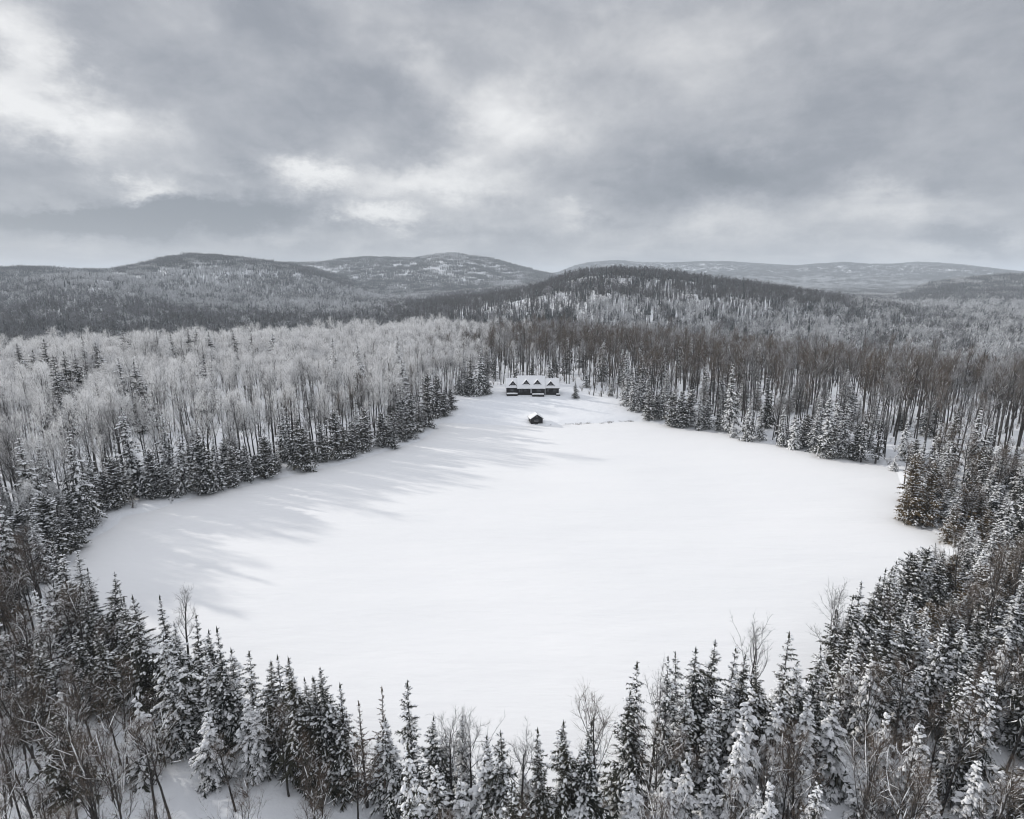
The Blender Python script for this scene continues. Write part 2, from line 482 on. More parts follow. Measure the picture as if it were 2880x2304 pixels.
# ------------------------------------------------------------------ tree shapes
class MB:
    def __init__(self): self.V = []; self.F = []; self.n = 0
    def add(self, V, F):
        V = np.asarray(V, dtype=np.float64); F = np.asarray(F, dtype=np.int64)
        self.V.append(V); self.F.append(F + self.n); self.n += len(V)
    def tube(self, pts, rad, k=5, cap=True):
        pts = np.asarray(pts, dtype=np.float64); rad = np.asarray(rad, dtype=np.float64)
        n = len(pts)
        tg = np.gradient(pts, axis=0); tg /= np.linalg.norm(tg, axis=1)[:, None] + 1e-9
        ref = np.array([0, 0, 1.0]) if abs(tg[0, 2]) < 0.9 else np.array([1.0, 0, 0])
        u = np.cross(tg, ref); u /= np.linalg.norm(u, axis=1)[:, None] + 1e-9
        v = np.cross(tg, u)
        th = np.linspace(0, 2 * np.pi, k, endpoint=False)
        ring = pts[:, None] + rad[:, None, None] * (np.cos(th)[None, :, None] * u[:, None] + np.sin(th)[None, :, None] * v[:, None])
        i = np.arange(n - 1)[:, None]; j = np.arange(k)[None]; j2 = (j + 1) % k
        a = i * k + j; b_ = i * k + j2; c = (i + 1) * k + j2; d = (i + 1) * k + j
        F = np.concatenate([np.stack([a, b_, c], -1).reshape(-1, 3), np.stack([a, c, d], -1).reshape(-1, 3)])
        self.add(ring.reshape(-1, 3), F)
    def pillow(self, pts, wid, hgt, up_off=0.0):
        """lumpy snow lying along a line: flat below, rounded above"""
        pts = np.asarray(pts, dtype=np.float64); n = len(pts)
        tg = np.gradient(pts, axis=0); tg[:, 2] = 0; tg /= np.linalg.norm(tg, axis=1)[:, None] + 1e-9
        u = np.stack([-tg[:, 1], tg[:, 0], np.zeros(n)], 1)
        up = np.array([0, 0, 1.0])
        prof = [(-1, -0.15), (-0.62, 0.72), (0.05, 1.0), (0.66, 0.68), (1, -0.15)]
        ring = np.stack([pts + u * (wid * a)[:, None] + up * (hgt * h + up_off)[:, None] for a, h in prof], 1)
        k = len(prof)
        i = np.arange(n - 1)[:, None]; j = np.arange(k)[None]; j2 = (j + 1) % k
        a = i * k + j; b_ = i * k + j2; c = (i + 1) * k + j2; d = (i + 1) * k + j
        F = np.concatenate([np.stack([a, b_, c], -1).reshape(-1, 3), np.stack([a, c, d], -1).reshape(-1, 3)])
        self.add(ring.reshape(-1, 3), F)
    def clump(self, c, ax, a, b_, h, g):
        """one lump of snow: a flattened, uneven dome"""
        ax = np.asarray(ax, dtype=np.float64); ax = ax / (np.linalg.norm(ax) + 1e-9)
        sd = np.array([-ax[1], ax[0], 0]); sd /= np.linalg.norm(sd) + 1e-9
        up = np.cross(ax, sd); up = up if up[2] > 0 else -up
        k = 6; th = np.linspace(0, 2 * np.pi, k, endpoint=False) + g.uniform(0, 1)
        j1 = g.uniform(.75, 1.25, k); j2 = g.uniform(.75, 1.25, k)
        r1 = c + ax * (a * np.cos(th) * j1)[:, None] + sd * (b_ * np.sin(th) * j1)[:, None] - up * (h * .15)
        r2 = c + ax * (a * .62 * np.cos(th) * j2)[:, None] + sd * (b_ * .62 * np.sin(th) * j2)[:, None] + up * (h * .72 * g.uniform(.8, 1.2, k))[:, None]
        V = np.concatenate([r1, r2, [c + up * h]])
        F = []
        for i in range(k):
            q = (i + 1) % k
            F += [(i, q, k + q), (i, k + q, k + i), (k + i, k + q, 2 * k)]
        self.add(V, F)
    def tris(self, A, B, C):
        A = np.asarray(A).reshape(-1, 3); n = len(A)
        V = np.stack([A, np.asarray(B).reshape(-1, 3), np.asarray(C).reshape(-1, 3)], 1).reshape(-1, 3)
        self.add(V, np.arange(n * 3).reshape(-1, 3))
    def get(self):
        if not self.V: return np.zeros((0, 3)), np.zeros((0, 3), dtype=int)
        return np.concatenate(self.V), np.concatenate(self.F)

def conifer(seed, H=15.0, R=2.3, bare=0.08, step=0.42, per=7, snow=0.6, lump=1.0, droop=0.5, shape=0.85, ragged=0.25, fan=0.30, dense=1.0, upturn=0.0):
    g = np.random.default_rng(seed)
    tr, cr, sn = MB(), MB(), MB()
    lean = g.normal(0, 0.012, 2)
    asym = g.uniform(0, 6.28); aamp = g.uniform(.10, .28); shape = shape * g.uniform(.85, 1.25); gaps = [(g.uniform(.1, .8), g.uniform(0, 6.28)) for _ in range(3)]
    def axis(z): return np.array([lean[0] * z + 0.05 * math.sin(z * 0.5 + seed), lean[1] * z, 0])
    zs = np.linspace(0, H, 9)
    tr.tube([axis(z) + [0, 0, z] for z in zs], 0.012 * H * (1 - zs / H) + 0.015, 6)
    z = H * bare
    while z < H * 0.985:
        t = (z - H * bare) / (H * (1 - bare))
        env = R * ((1 - t) ** shape) * (0.55 + 0.45 * min(1, t / 0.16)) + 0.10
        nb = max(4, int(round(per * (0.65 + 0.5 * (1 - t)) * dense)))
        ph0 = g.uniform(0, 6.28)
        for b in range(nb):
            ph = ph0 + 6.283 * b / nb + g.normal(0, 0.22)
            L = env * g.uniform(1 - ragged * 1.3, 1 + ragged) * (1.25 if g.random() < 0.06 else 1)
            L *= 1 + aamp * math.cos(ph - asym + z * .25)
            for gz, ga in gaps:
                if abs(t - gz) < .06 and math.cos(ph - ga) > .35: L *= .5
            if g.random() < 0.09: L *= 0.4
            L = max(L, 0.12)
            z0 = z + g.uniform(-0.9, 0.9) * step
            dr = droop * (0.5 + 0.7 * (1 - t)) * g.uniform(0.65, 1.35)
            upk = 0.10 + 0.45 * t + upturn
            s = np.linspace(0.06, 1, 6)
            out = np.array([math.cos(ph), math.sin(ph), 0]); side = np.array([-out[1], out[0], 0])
            sway = g.normal(0, 0.10)
            P = axis(z0)[None] + out[None] * (L * s)[:, None] + side[None] * (sway * L * s ** 2)[:, None]
            P[:, 2] += z0 + L * (upk * s - dr * s ** 1.7)
            wd = fan * L + 0.12
            # needle sprays left, right and hanging
            for kk in range(1, 6):
                base = P[kk - 1]; tip0 = P[kk]
                f = tip0 - base
                ww = wd * (1.05 - 0.75 * (kk - 1) / 5.0)
                for sd in (-1, 1):
                    for rep in range(3):
                        q = g.uniform(0.0, 1.0)
                        o0 = base + f * q * 0.8
                        tip = o0 + side * sd * ww * g.uniform(0.55, 1.25) + f * g.uniform(0.5, 1.5) + np.array([0, 0, -ww * g.uniform(0.1, 0.65)])
                        o1 = o0 + f * g.uniform(0.28, 0.62) + np.array([0, 0, g.uniform(-.05, .03) * L])
                        cr.tris(o0, o1, tip)
                        if g.random() < snow * 0.42:
                            lift = np.array([0, 0, 0.035])
                            c0 = (o0 + o1 + tip) / 3
                            sc = g.uniform(0.55, 0.95)
                            sn.tris(c0 + (o0 - c0) * sc + lift, c0 + (o1 - c0) * sc + lift, c0 + (tip - c0) * sc + lift)
                # hanging spray
                o0 = base; o1 = tip0
                hang = np.array([g.normal(0, .05), g.normal(0, .05), -ww * g.uniform(0.5, 1.1)])
                cr.tris(o0, o1, (o0 + o1) / 2 + hang)
            # lumps of snow along the bough and out on its side sprays
            for q in range(g.poisson(snow * (2.0 + 2.1 * min(L, 3)) * (0.8 + .4 * lump))):
                u = g.uniform(0.22, 1.02); kk = min(int(u * 5), 4)
                f = P[kk + 1] - P[kk]
                off = g.normal(0, .42) * wd * (1.1 - .6 * u)
                c = np.array([np.interp(u, s, P[:, cc]) for cc in range(3)]) + side * off
                c[2] += 0.03 - abs(off) * .28
                a = g.uniform(.08, .235) * (.6 + .50 * lump) * min(1.0, .45 + .4 * L)
                sn.clump(c, f / (np.linalg.norm(f) + 1e-9) + side * np.sign(off) * g.uniform(0, .7), a * 1.25, a * g.uniform(.6, .9), a * g.uniform(.45, .8), g)
        z += step * (0.75 + 0.5 * (1 - t)) * g.uniform(0.8, 1.2)
    # leader
    top = axis(H) + [0, 0, H]
    for a in range(4):
        ph = a * 1.57 + seed
        o = np.array([math.cos(ph), math.sin(ph), 0]) * 0.13
        cr.tris(top + [0, 0, 0.35], top + o + [0, 0, -0.5], top + np.array([-o[1], o[0], 0]) + [0, 0, -0.5])
    return tr.get(), cr.get(), sn.get()

def bare_tree(seed, H=15.0, clear=0.38, spread=0.24, limbs=13, subs=6, twigs=9, twig_w=0.035, twig_len=0.95, snow=0.0, lean=0.03, rise=0.9, forks=0, tr_r=0.011):
    """leafless hardwood: trunk, limbs that curve upwards, branches, and a haze of twigs"""
    g = np.random.default_rng(seed)
    tr, cr, sn = MB(), MB(), MB()
    le = g.normal(0, lean, 2)
    zs = np.linspace(0, H * 0.93, 10)
    wob = np.cumsum(g.normal(0, 0.045, (10, 2)), 0)
    T = np.stack([le[0] * zs + wob[:, 0], le[1] * zs + wob[:, 1], zs], 1)
    tr_rad = tr_r * H * (1 - 0.88 * zs / H) + 0.02
    tr.tube(T, tr_rad, 6)
    segs = []                      # (points, radius0) for branches that carry twigs
    def grow(p0, d0, L, r0, n=5, up=0.25):
        pts = [p0]; d = d0.copy()
        for i in range(n):
            d = d + np.array([0, 0, up * 0.28]) + g.normal(0, 0.11, 3)
            d /= np.linalg.norm(d)
            pts.append(pts[-1] + d * L / n)
        return np.array(pts)
    def snow_on(P, r0, w):
        tg = np.gradient(P, axis=0); tg /= np.linalg.norm(tg, axis=1)[:, None] + 1e-9
        flat = 1 - np.abs(tg[:, 2])
        if flat.mean() < 0.12 or g.random() > snow: return
        a = g.uniform(0.0, 0.25); b_ = g.uniform(0.65, 1.0)
        s = np.linspace(0, 1, len(P)); ss = np.linspace(a, b_, len(P))
        Q = np.stack([np.interp(ss, s, P[:, c]) for c in range(3)], 1)
        prof = g.uniform(0.6, 1.2, len(P)); prof[0] *= .4; prof[-1] *= .4
        sn.pillow(Q, prof * (r0 * 0.9 + w), prof * (r0 * 0.8 + w * 1.1), r0 * 0.4)
    ends = []
    for i in range(limbs):
        t = clear + (1 - clear) * (i + g.uniform(0, 1)) / limbs
        t = min(t, 0.985)
        z0 = t * H * 0.93
        p0 = np.array([np.interp(z0, T[:, 2], T[:, 0]), np.interp(z0, T[:, 2], T[:, 1]), z0])
        ph = i * 2.4 + g.normal(0, 0.4)
        ang = math.radians(g.uniform(32, 62)) * (1.05 - 0.55 * (t - clear) / (1 - clear))
        d = np.array([math.cos(ph) * math.sin(ang), math.sin(ph) * math.sin(ang), math.cos(ang)])
        L = H * spread * g.uniform(0.7, 1.25) * (0.75 + 0.55 * math.sin(math.pi * min(1, (t - clear) / (1 - clear) * 0.75 + 0.25)))
        r0 = 0.0042 * H * (1.2 - 0.7 * t)
        P = grow(p0, d, L, r0, 5, rise)
        tr.tube(P, np.linspace(r0, 0.012, len(P)), 4)
        if snow: snow_on(P, r0 * .8, 0.024)
        for j in range(subs):
            s = 0.25 + 0.75 * (j + g.random()) / subs
            k = min(int(s * 5), 4); q = P[k] + (P[k + 1] - P[k]) * (s * 5 - k)
            dd = (P[k + 1] - P[k]); dd /= np.linalg.norm(dd)
            dd = dd + g.normal(0, 0.55, 3) + np.array([0, 0, 0.15]); dd /= np.linalg.norm(dd)
            l2 = L * g.uniform(0.28, 0.55)
            Q = grow(q, dd, l2, 0, 3, rise * 0.6)
            tr.tube(Q, np.linspace(max(r0 * 0.45, 0.016), 0.009, len(Q)), 3)
            if snow and g.random() < 0.7: snow_on(Q, 0.016, 0.020)
            segs.append(Q)
        segs.append(P[3:])
    segs.append(T[-3:])
    A, B, C = [], [], []
    for Q in segs:
        n = twigs
        s = g.uniform(0.1, 1, n) * (len(Q) - 1)
        k = np.minimum(s.astype(int), len(Q) - 2)
        p = Q[k] + (Q[k + 1] - Q[k]) * (s - k)[:, None]
        dd = Q[k + 1] - Q[k]; dd /= np.linalg.norm(dd, axis=1)[:, None] + 1e-9
        dd = dd + g.normal(0, 0.55, (n, 3)) + np.array([0, 0, 0.22]); dd /= np.linalg.norm(dd, axis=1)[:, None]
        l = twig_len * g.uniform(0.45, 1.3, n)
        sidev = np.cross(dd, g.normal(0, 1, (n, 3))); sidev /= np.linalg.norm(sidev, axis=1)[:, None]
        wv = twig_w * g.uniform(0.6, 1.4, n)
        A.append(p - sidev * wv[:, None] * 0.5); B.append(p + sidev * wv[:, None] * 0.5); C.append(p + dd * l[:, None])
        # second-order twiglets
        for rep in range(2):
            q = p + dd * (l * g.uniform(0.2, 0.8, n))[:, None]
            d2 = dd + g.normal(0, 0.6, (n, 3)); d2 /= np.linalg.norm(d2, axis=1)[:, None]
            l2 = l * g.uniform(0.4, 0.75, n)
            s2 = np.cross(d2, g.normal(0, 1, (n, 3))); s2 /= np.linalg.norm(s2, axis=1)[:, None]
            w2 = wv * 0.75
            A.append(q - s2 * w2[:, None] * 0.5); B.append(q + s2 * w2[:, None] * 0.5); C.append(q + d2 * l2[:, None])
    cr.tris(np.concatenate(A), np.concatenate(B), np.concatenate(C))
    return tr.get(), cr.get(), sn.get()

def shrub(seed, H=2.6, stems=9, twig_w=0.03):
    g = np.random.default_rng(seed)
    cr, sn = MB(), MB()
    A, B, C = [], [], []
    for i in range(stems):
        ph = g.uniform(0, 6.28); an = math.radians(g.uniform(4, 38))
        d = np.array([math.cos(ph) * math.sin(an), math.sin(ph) * math.sin(an), math.cos(an)])
        L = H * g.uniform(0.6, 1.1)
        P = np.array([g.normal(0, 0.15, 3) * [1, 1, 0] + d * L * s + g.normal(0, 0.05, 3) * s for s in np.linspace(0, 1, 5)])
        cr.tube(P, np.linspace(0.028, 0.01, 5), 3)
        n = 16
        s = g.uniform(0.25, 1, n) * 4; k = np.minimum(s.astype(int), 3)
        p = P[k] + (P[k + 1] - P[k]) * (s - k)[:, None]
        dd = d + g.normal(0, 0.6, (n, 3)); dd /= np.linalg.norm(dd, axis=1)[:, None]
        l = H * 0.22 * g.uniform(0.5, 1.4, n)
        sv = np.cross(dd, g.normal(0, 1, (n, 3))); sv /= np.linalg.norm(sv, axis=1)[:, None]
        A.append(p - sv * twig_w * .5); B.append(p + sv * twig_w * .5); C.append(p + dd * l[:, None])
    cr.tris(np.concatenate(A), np.concatenate(B), np.concatenate(C))
    return (np.zeros((0, 3)), np.zeros((0, 3), dtype=int)), cr.get(), sn.get()

PROTO = {}       # key -> dict(parts=[(name, mesh)], joined=mesh, H=height)
SMOOTH_SNOW = True
def register(key, shape, mats, H):
    parts = []; Vs, Fs, Ms, n, mm = [], [], [], 0, []
    for (nm, (V, F), mat) in zip(('trunk', 'crown', 'snow'), shape, mats):
        if len(F) == 0: continue
        parts.append((nm, mesh_from(key + '_' + nm, V, F, [mat], smooth=(nm == 'snow'))))
        Vs.append(V); Fs.append(F + n); n += len(V)
        Ms.append(np.full(len(F), len(mm))); mm.append(mat)
    PROTO[key] = dict(parts=parts, joined=mesh_from(key, np.concatenate(Vs), np.concatenate(Fs), mm, np.concatenate(Ms)), H=H)

bk, bf, nd, sw = M['bark'], M['bark_frost'], M['needles'], M['snow']
SP_DARK, SP_MID, SP_HEAVY, CEDAR, PINE = [], [], [], [], []
for i in range(4):
    k = 'spruce_dark_%d' % i; SP_DARK.append(k)
    register(k, conifer(100 + i, 16, 2.6 + 0.3 * i, 0.07, 0.50, 7, 0.40, 0.80, 0.46, 0.82, 0.30), (bk, nd, sw), 16)
for i in range(4):
    k = 'spruce_mid_%d' % i; SP_MID.append(k)
    register(k, conifer(120 + i, 15, 2.4 + 0.35 * i, 0.06, 0.52, 7, 0.80, 1.10, 0.60, 0.82, 0.32), (bk, nd, sw), 15)
for i in range(4):
    k = 'spruce_heavy_%d' % i; SP_HEAVY.append(k)
    register(k, conifer(140 + i, 11, 1.9 + 0.3 * i, 0.04, 0.52, 6, 1.15, 1.55, 0.80, 0.80, 0.36), (bk, nd, sw), 11)
for i in range(4):
    k = 'cedar_%d' % i; CEDAR.append(k)
    register(k, conifer(160 + i, 9, 2.0 + 0.2 * i, 0.02, 0.42, 8, 0.66, 0.80, 0.38, 0.48, 0.34, 0.36, upturn=0.22), (bk, M['cedar'], sw), 9)
for i in range(2): register('cedar_brown_%d' % i, conifer(171 + i, 11, 2.3 + .2 * i, 0.02, 0.38, 9, 0.34 + .2 * i, 0.7, 0.35, 0.55, 0.34, 0.34, upturn=0.2), (bk, M['cedar_brown'], sw), 11)
for i in range(2):
    k = 'spruce_thin_%d' % i
    register(k, conifer(180 + i, 17, 1.75, 0.12, 0.62, 6, 0.5, 0.85, 0.5, 0.75, 0.46, 0.30), (bk, nd, sw), 17)
register('larch_0', conifer(190, 16, 1.9, 0.15, 0.6, 5, 0.10, 0.5, 0.12, 0.8, 0.4, 0.05, dense=0.8), (bk, M['twig_brown'], sw), 16)
BF, BG, BB, BS = [], [], [], []
for i in range(4):
    k = 'bare_frost_%d' % i; BF.append(k)
    register(k, bare_tree(200 + i, 15, 0.40 + 0.06 * (i % 2), 0.23 + 0.02 * i, 13, 6, 9, 0.042, 1.0, tr_r=0.014), (bk, M['twig_frost'], sw), 15)
for i in range(4):
    k = 'bare_grey_%d' % i; BG.append(k)
    register(k, bare_tree(220 + i, 16, 0.48 + 0.05 * (i % 2), 0.17 + 0.02 * i, 11, 5, 7, 0.034, 0.95, snow=.3, tr_r=0.0135), (bk, M['twig_grey'], sw), 16)
for i in range(4):
    k = 'bare_brown_%d' % i; BB.append(k)
    register(k, bare_tree(240 + i, 17, 0.52 + 0.06 * (i % 2), 0.16 + 0.02 * i, 11, 5, 7, 0.032, 0.95, snow=0.45), (bk, M['twig_brown'], sw), 17)
for i in range(5):
    k = 'bare_snow_%d' % i; BS.append(k)
    register(k, bare_tree(260 + i, 13, 0.34 + 0.08 * (i % 3), 0.21 + 0.03 * (i % 3), 11, 6, 8, 0.017, 0.95, snow=0.95, lean=0.05, rise=0.75, tr_r=0.0095), (bk, M['twig_brown'], sw), 13)
SHF, SHB = [], []
for i in range(3):
    k = 'shrub_frost_%d' % i; SHF.append(k); register(k, shrub(300 + i), (bk, M['twig_frost'], sw), 2.6)
    k = 'shrub_brown_%d' % i; SHB.append(k); register(k, shrub(310 + i), (bk, M['twig_brown'], sw), 2.6)

# far stand patches: a handful of simple trees on a square of ground
def far_patch(seed, size, n, conif, h0=13, tw='twig_grey', n_tw=26):
    g = np.random.default_rng(seed)
    tr, cr, co, sn = MB(), MB(), MB(), MB()
    for i in range(n):
        x, y = g.uniform(-size / 2, size / 2, 2); h = h0 * g.uniform(0.7, 1.2)
        b = np.array([x, y, -2.0])
        if g.random() < conif:
            h *= 0.95; R = h * 0.15
            for lv in range(5):
                z = h * (0.08 + 0.18 * lv); rr = R * (1 - lv / 5.4)
                k = 5; ph = g.uniform(0, 6.28)
                for a in range(k):
                    p0 = ph + a * 6.283 / k; p1 = p0 + 6.283 / k * 0.8
                    e0 = b + np.array([math.cos(p0) * rr, math.sin(p0) * rr, 2 + z - 0.05 * h * g.random()])
                    e1 = b + np.array([math.cos(p1) * rr, math.sin(p1) * rr, 2 + z - 0.05 * h * g.random()])
                    ap = b + np.array([0, 0, 2 + z + 0.30 * h])
                    co.tris(e0, e1, ap)
                    if g.random() < 0.35:
                        m = (e0 + e1) / 2 * 1.0
                        f = lambda q: ap + (q - ap) * 1.03 + np.array([0, 0, 0.05])
                        sn.tris(f(e0), f(e1), f(m) * 0.5 + f(ap) * 0.5)
        else:
            tr.tube([b, b + [g.normal(0, .3), g.normal(0, .3), 2 + h * 0.8]], [0.17, 0.06], 3)
            for q in range(n_tw):
                t = g.uniform(0.35, 0.95); ph = g.uniform(0, 6.28); rr = h * 0.16 * math.sin(math.pi * min(1, 1.15 - t + 0.15)) + .3
                p = b + np.array([0, 0, 2 + h * t])
                e = p + np.array([math.cos(ph) * rr * g.uniform(.4, 1.3), math.sin(ph) * rr * g.uniform(.4, 1.3), h * g.uniform(0.06, 0.2)])
                s = g.normal(0, 1, 3); s = np.cross(e - p, s); s /= np.linalg.norm(s) + 1e-9
                m = p + (e - p) * g.uniform(.3, .6)
                cr.tris(p, e, m + s * 0.32)
    return tr.get(), cr.get(), co.get(), sn.get()

def register_far(key, shape, mats):
    Vs, Fs, Ms, n, mm = [], [], [], 0, []
    for (V, F), mat in zip(shape, mats):
        if len(F) == 0: continue
        Vs.append(V); Fs.append(F + n); n += len(V); Ms.append(np.full(len(F), len(mm))); mm.append(mat)
    PROTO[key] = dict(parts=[], joined=mesh_from(key, np.concatenate(Vs), np.concatenate(Fs), mm, np.concatenate(Ms)), H=1)

FAR = {'grey': [], 'frost': [], 'conif': [], 'dark': [], 'open': []}
for i in range(3):
    k = 'far_open_%d' % i; FAR['open'].append(k)
    register_far(k, far_patch(470 + i, 16, 8, 0.03, 15.5, 'twig_far_dark', 20), (bk, M['twig_far_dark'], M['far_conifer'], M['far_snow']))
    for nm, cf, tw, brk in (('grey', 0.10, 'twig_far', bk), ('frost', 0.10, 'twig_far_frost', bf), ('conif', 0.75, 'twig_far', bk), ('dark', 0.22, 'twig_far_dark', bk)):
        k = 'far_%s_%d' % (nm, i); FAR[nm].append(k)
        register_far(k, far_patch(400 + i * 7 + len(nm), 16, 11, cf, 13.5, tw, 30), (brk, M[tw], M['far_conifer'], M['far_snow']))
FAR2 = {'open': [], 'grey': [], 'frost': [], 'conif': [], 'dark': []}
for i in range(3):
    for nm, cf, tw, brk in (('grey', 0.10, 'twig_far', bk), ('frost', 0.06, 'twig_far_frost', bf), ('conif', 0.75, 'twig_far', bk), ('dark', 0.25, 'twig_far_dark', bk)):
        k = 'farther_%s_%d' % (nm, i); FAR2[nm].append(k)
        register_far(k, far_patch(500 + i * 7 + len(nm), 46, 95, cf, 13, tw, 10), (brk, M[tw], M['far_conifer'], M['far_snow']))

# ------------------------------------------------------------------ where the trees stand
TREES = []     # dicts: x, y, z, h, key, kind, look, hand
def put_tree(x, y, h, key, kind, look, z=None, hand=None, sx=1.0):
    TREES.append(dict(x=x, y=y, z=z, h=h, key=key, kind=kind, look=look, hand=hand, sx=sx, rot=rng.uniform(0, 6.283), tilt=rng.normal(0, .028, 2)))

def by_top(px, py, h):
    q = hit_ground(px, py, h)
    return q[0], q[1]

KEYS = {'d': (SP_DARK, 'spruce', 'dark'), 'm': (SP_MID, 'spruce', 'snowy'), 'h': (SP_HEAVY, 'spruce', 'heavy'), 'c': (CEDAR, 'cedar', 'snowy'),
        't': (['spruce_thin_0', 'spruce_thin_1'], 'spruce', 'thin'), 'b': (BS, 'bare', 'laden'), 'g': (BG, 'bare', 'grey'), 'l': (['larch_0'], 'larch', 'thin')}
HAND_TOP = [  # photo pixel of the tree top, height, look
    (210, 1557, 13, 'm'), (246, 1599, 13, 'd'), (291, 1620, 14, 'd'), (330, 1660, 13, 'd'), (388, 1672, 16, 'd'), (453, 1680, 16, 'd'), (503, 1678, 13, 'g'), (535, 1735, 14, 'd'), (466, 1788, 15, 'm'),
    (575, 1770, 13, 'd'), (610, 1772, 16, 'd'), (650, 1830, 13, 'm'), (697, 1835, 14, 't'), (752, 1864, 13, 'd'), (778, 1856, 14, 'd'), (825, 1838, 16, 'd'), (873, 1906, 12, 'd'), (891, 1893, 14, 'd'), (917, 1887, 15, 'd'),
    (956, 1925, 14, 'd'), (1014, 1976, 13, 'l'), (1062, 1946, 15, 'l'), (1095, 2018, 12, 'm'), (1153, 1934, 17, 't'), (1206, 2027, 13, 'd'), (1262, 2060, 12, 'g'), (1320, 2060, 12, 'g'),
    (1380, 2085, 12, 'm'), (1417, 2064, 14, 'd'), (1470, 2110, 11, 'g'), (1526, 2064, 13, 'd'), (1596, 2036, 14, 'd'), (1635, 2064, 13, 'd'), (1668, 2050, 13, 't'), (1698, 1985, 15, 'b'),
    (1765, 1939, 14, 'd'), (1800, 1874, 17, 't'), (1842, 1920, 14, 'g'), (1885, 1850, 17, 't'), (1920, 1840, 16, 't'), (1960, 1828, 16, 'd'), (1993, 1818, 16, 'd'), (2055, 1813, 16, 't'),
    (2113, 1795, 15, 'g'), (2093, 1825, 15, 'd'), (2158, 1878, 13, 'd'), (2221, 1775, 18, 't'), (2248, 1863, 13, 'm'), (2286, 1870, 13, 'd'), (2346, 1695, 15, 'g'), (2366, 1720, 14, 'd'),
    (2396, 1675, 15, 'd'), (2421, 1640, 15, 'm'), (2451, 1615, 15, 'd'), (2481, 1602, 15, 'd'), (2506, 1598, 14, 'd'), (2560, 1560, 12, 'c'), (2600, 1545, 11, 'c'), (2640, 1560, 13, 'd'),
    # nearer rows
    (375, 1955, 11, 'h'), (482, 1866, 12, 'm'), (580, 1840, 13, 'm'), (690, 1980, 9, 'h'), (712, 1990, 9, 'h'), (585, 2010, 9, 'h'), (790, 2020, 10, 'b'), (170, 1940, 11, 'h'),
    (1357, 2143, 11, 'h'), (1160, 2208, 10, 'h'), (1299, 2203, 10, 'h'), (1633, 2227, 8, 'h'), (1793, 2176, 9, 'h'), (1874, 2180, 9, 'h'), (1225, 2152, 11, 'm'), (1415, 2166, 11, 'm'), (1590, 2130, 10, 'h'),
    (2113, 1936, 14, 'h'), (2181, 1986, 11, 'h'), (2273, 1950, 12, 'h'), (2358, 1971, 11, 'h'), (2506, 2000, 12, 'h'), (2591, 2046, 12, 'h'), (1923, 2126, 10, 'h'), (1875, 2181, 9, 'h'), (1990, 2191, 8, 'h'),
    (2080, 2061, 13, 'h'), (2196, 2111, 9, 'h'), (2436, 2146, 8, 'h'), (2621, 2201, 8, 'h'), (2762, 2131, 10, 'h'), (2822, 2181, 9, 'h'), (2647, 1755, 14, 'm'), (2596, 1745, 13, 'm'), (2722, 1745, 13, 'm'),
    (2832, 1790, 13, 'h'), (2456, 1845, 12, 'h'), (2496, 1795, 14, 'd'), (2560, 1700, 14, 'd'), (2690, 1660, 12, 'd'), (2800, 1600, 12, 'm'), (2860, 1690, 12, 'm'), (2000, 1990, 12, 'm'), (1940, 1970, 13, 'm'),
    (2060, 1900, 13, 'm'), (2330, 1830, 13, 'm'), (2400, 1790, 13, 'm'), (1960, 2080, 11, 'b'), (2460, 2060, 12, 'b'), (2250, 2060, 12, 'b'), (2560, 2100, 12, 'b'),
    (1860, 2060, 12, 'b'), (2700, 2000, 13, 'b'), (2760, 1900, 13, 'b'), (230, 1870, 13, 'b'), (120, 1760, 12, 'b'), (60, 1900, 12, 'b'), (310, 1900, 13, 'b'), (640, 2080, 9, 'b'), (870, 2100, 10, 'b'), (990, 2130, 10, 'b'),
    # woods on the left
    (384, 1017, 16, 'd'), (1005, 974, 18, 'm'), (935, 954, 17, 'm'), (1115, 950, 13, 'm'), (1130, 1014, 13, 'm'), (124, 954, 13, 'd'), (44, 968, 12, 'd'), (150, 1000, 12, 'd'), (174, 990, 13, 'd'), (207, 997, 11, 'd'),
    (230, 947, 10, 'd'), (268, 963, 12, 'd'), (334, 1008, 12, 'm'), (562, 1004, 10, 'd'), (675, 1141, 9, 'm'), (434, 934, 8, 'd'), (347, 927, 9, 'd'), (360, 930, 9, 'd'), (528, 924, 9, 'd'), (545, 926, 8, 'd'), (701, 930, 8, 'd'),
    (771, 937, 8, 'm'), (155, 1045, 9, 'd'), (660, 930, 8, 'd'), (590, 932, 7, 'd'), (85, 985, 9, 'd'), (285, 985, 9, 'm'), (480, 940, 8, 'd'),
    # woods on the right
    (1697, 961, 12, 'm'), (1867, 974, 13, 'm'), (1914, 954, 14, 'm'), (1944, 947, 13, 'm'), (2055, 964, 13, 'm'), (2088, 971, 12, 'm'), (2141, 964, 12, 'm'), (1804, 954, 12, 'd'), (1597, 947, 12, 'm'), (1657, 927, 11, 'm'),
    (2382, 1034, 15, 'm'), (2165, 1051, 14, 'd'), (2212, 1027, 12, 'm'), (1810, 1010, 15, 'd'), (1990, 1020, 13, 'm'), (1765, 980, 11, 'm'), (2790, 1180, 12, 'm'), (2840, 1230, 12, 'm'), (2880, 1290, 12, 'm')]
for px, py, h, lk in HAND_TOP:
    if py < 1060: h = (22.0 if px < 1450 else 18.5) + 0.35 * (h - 8)
    x, y = by_top(px, py, h)
    keys, kind, look = KEYS[lk]
    put_tree(x, y, h, keys[rng.integers(len(keys))], kind, look, hand=True, sx=(1.4 if px < 1450 else .95) if py < 1060 else 1.0)
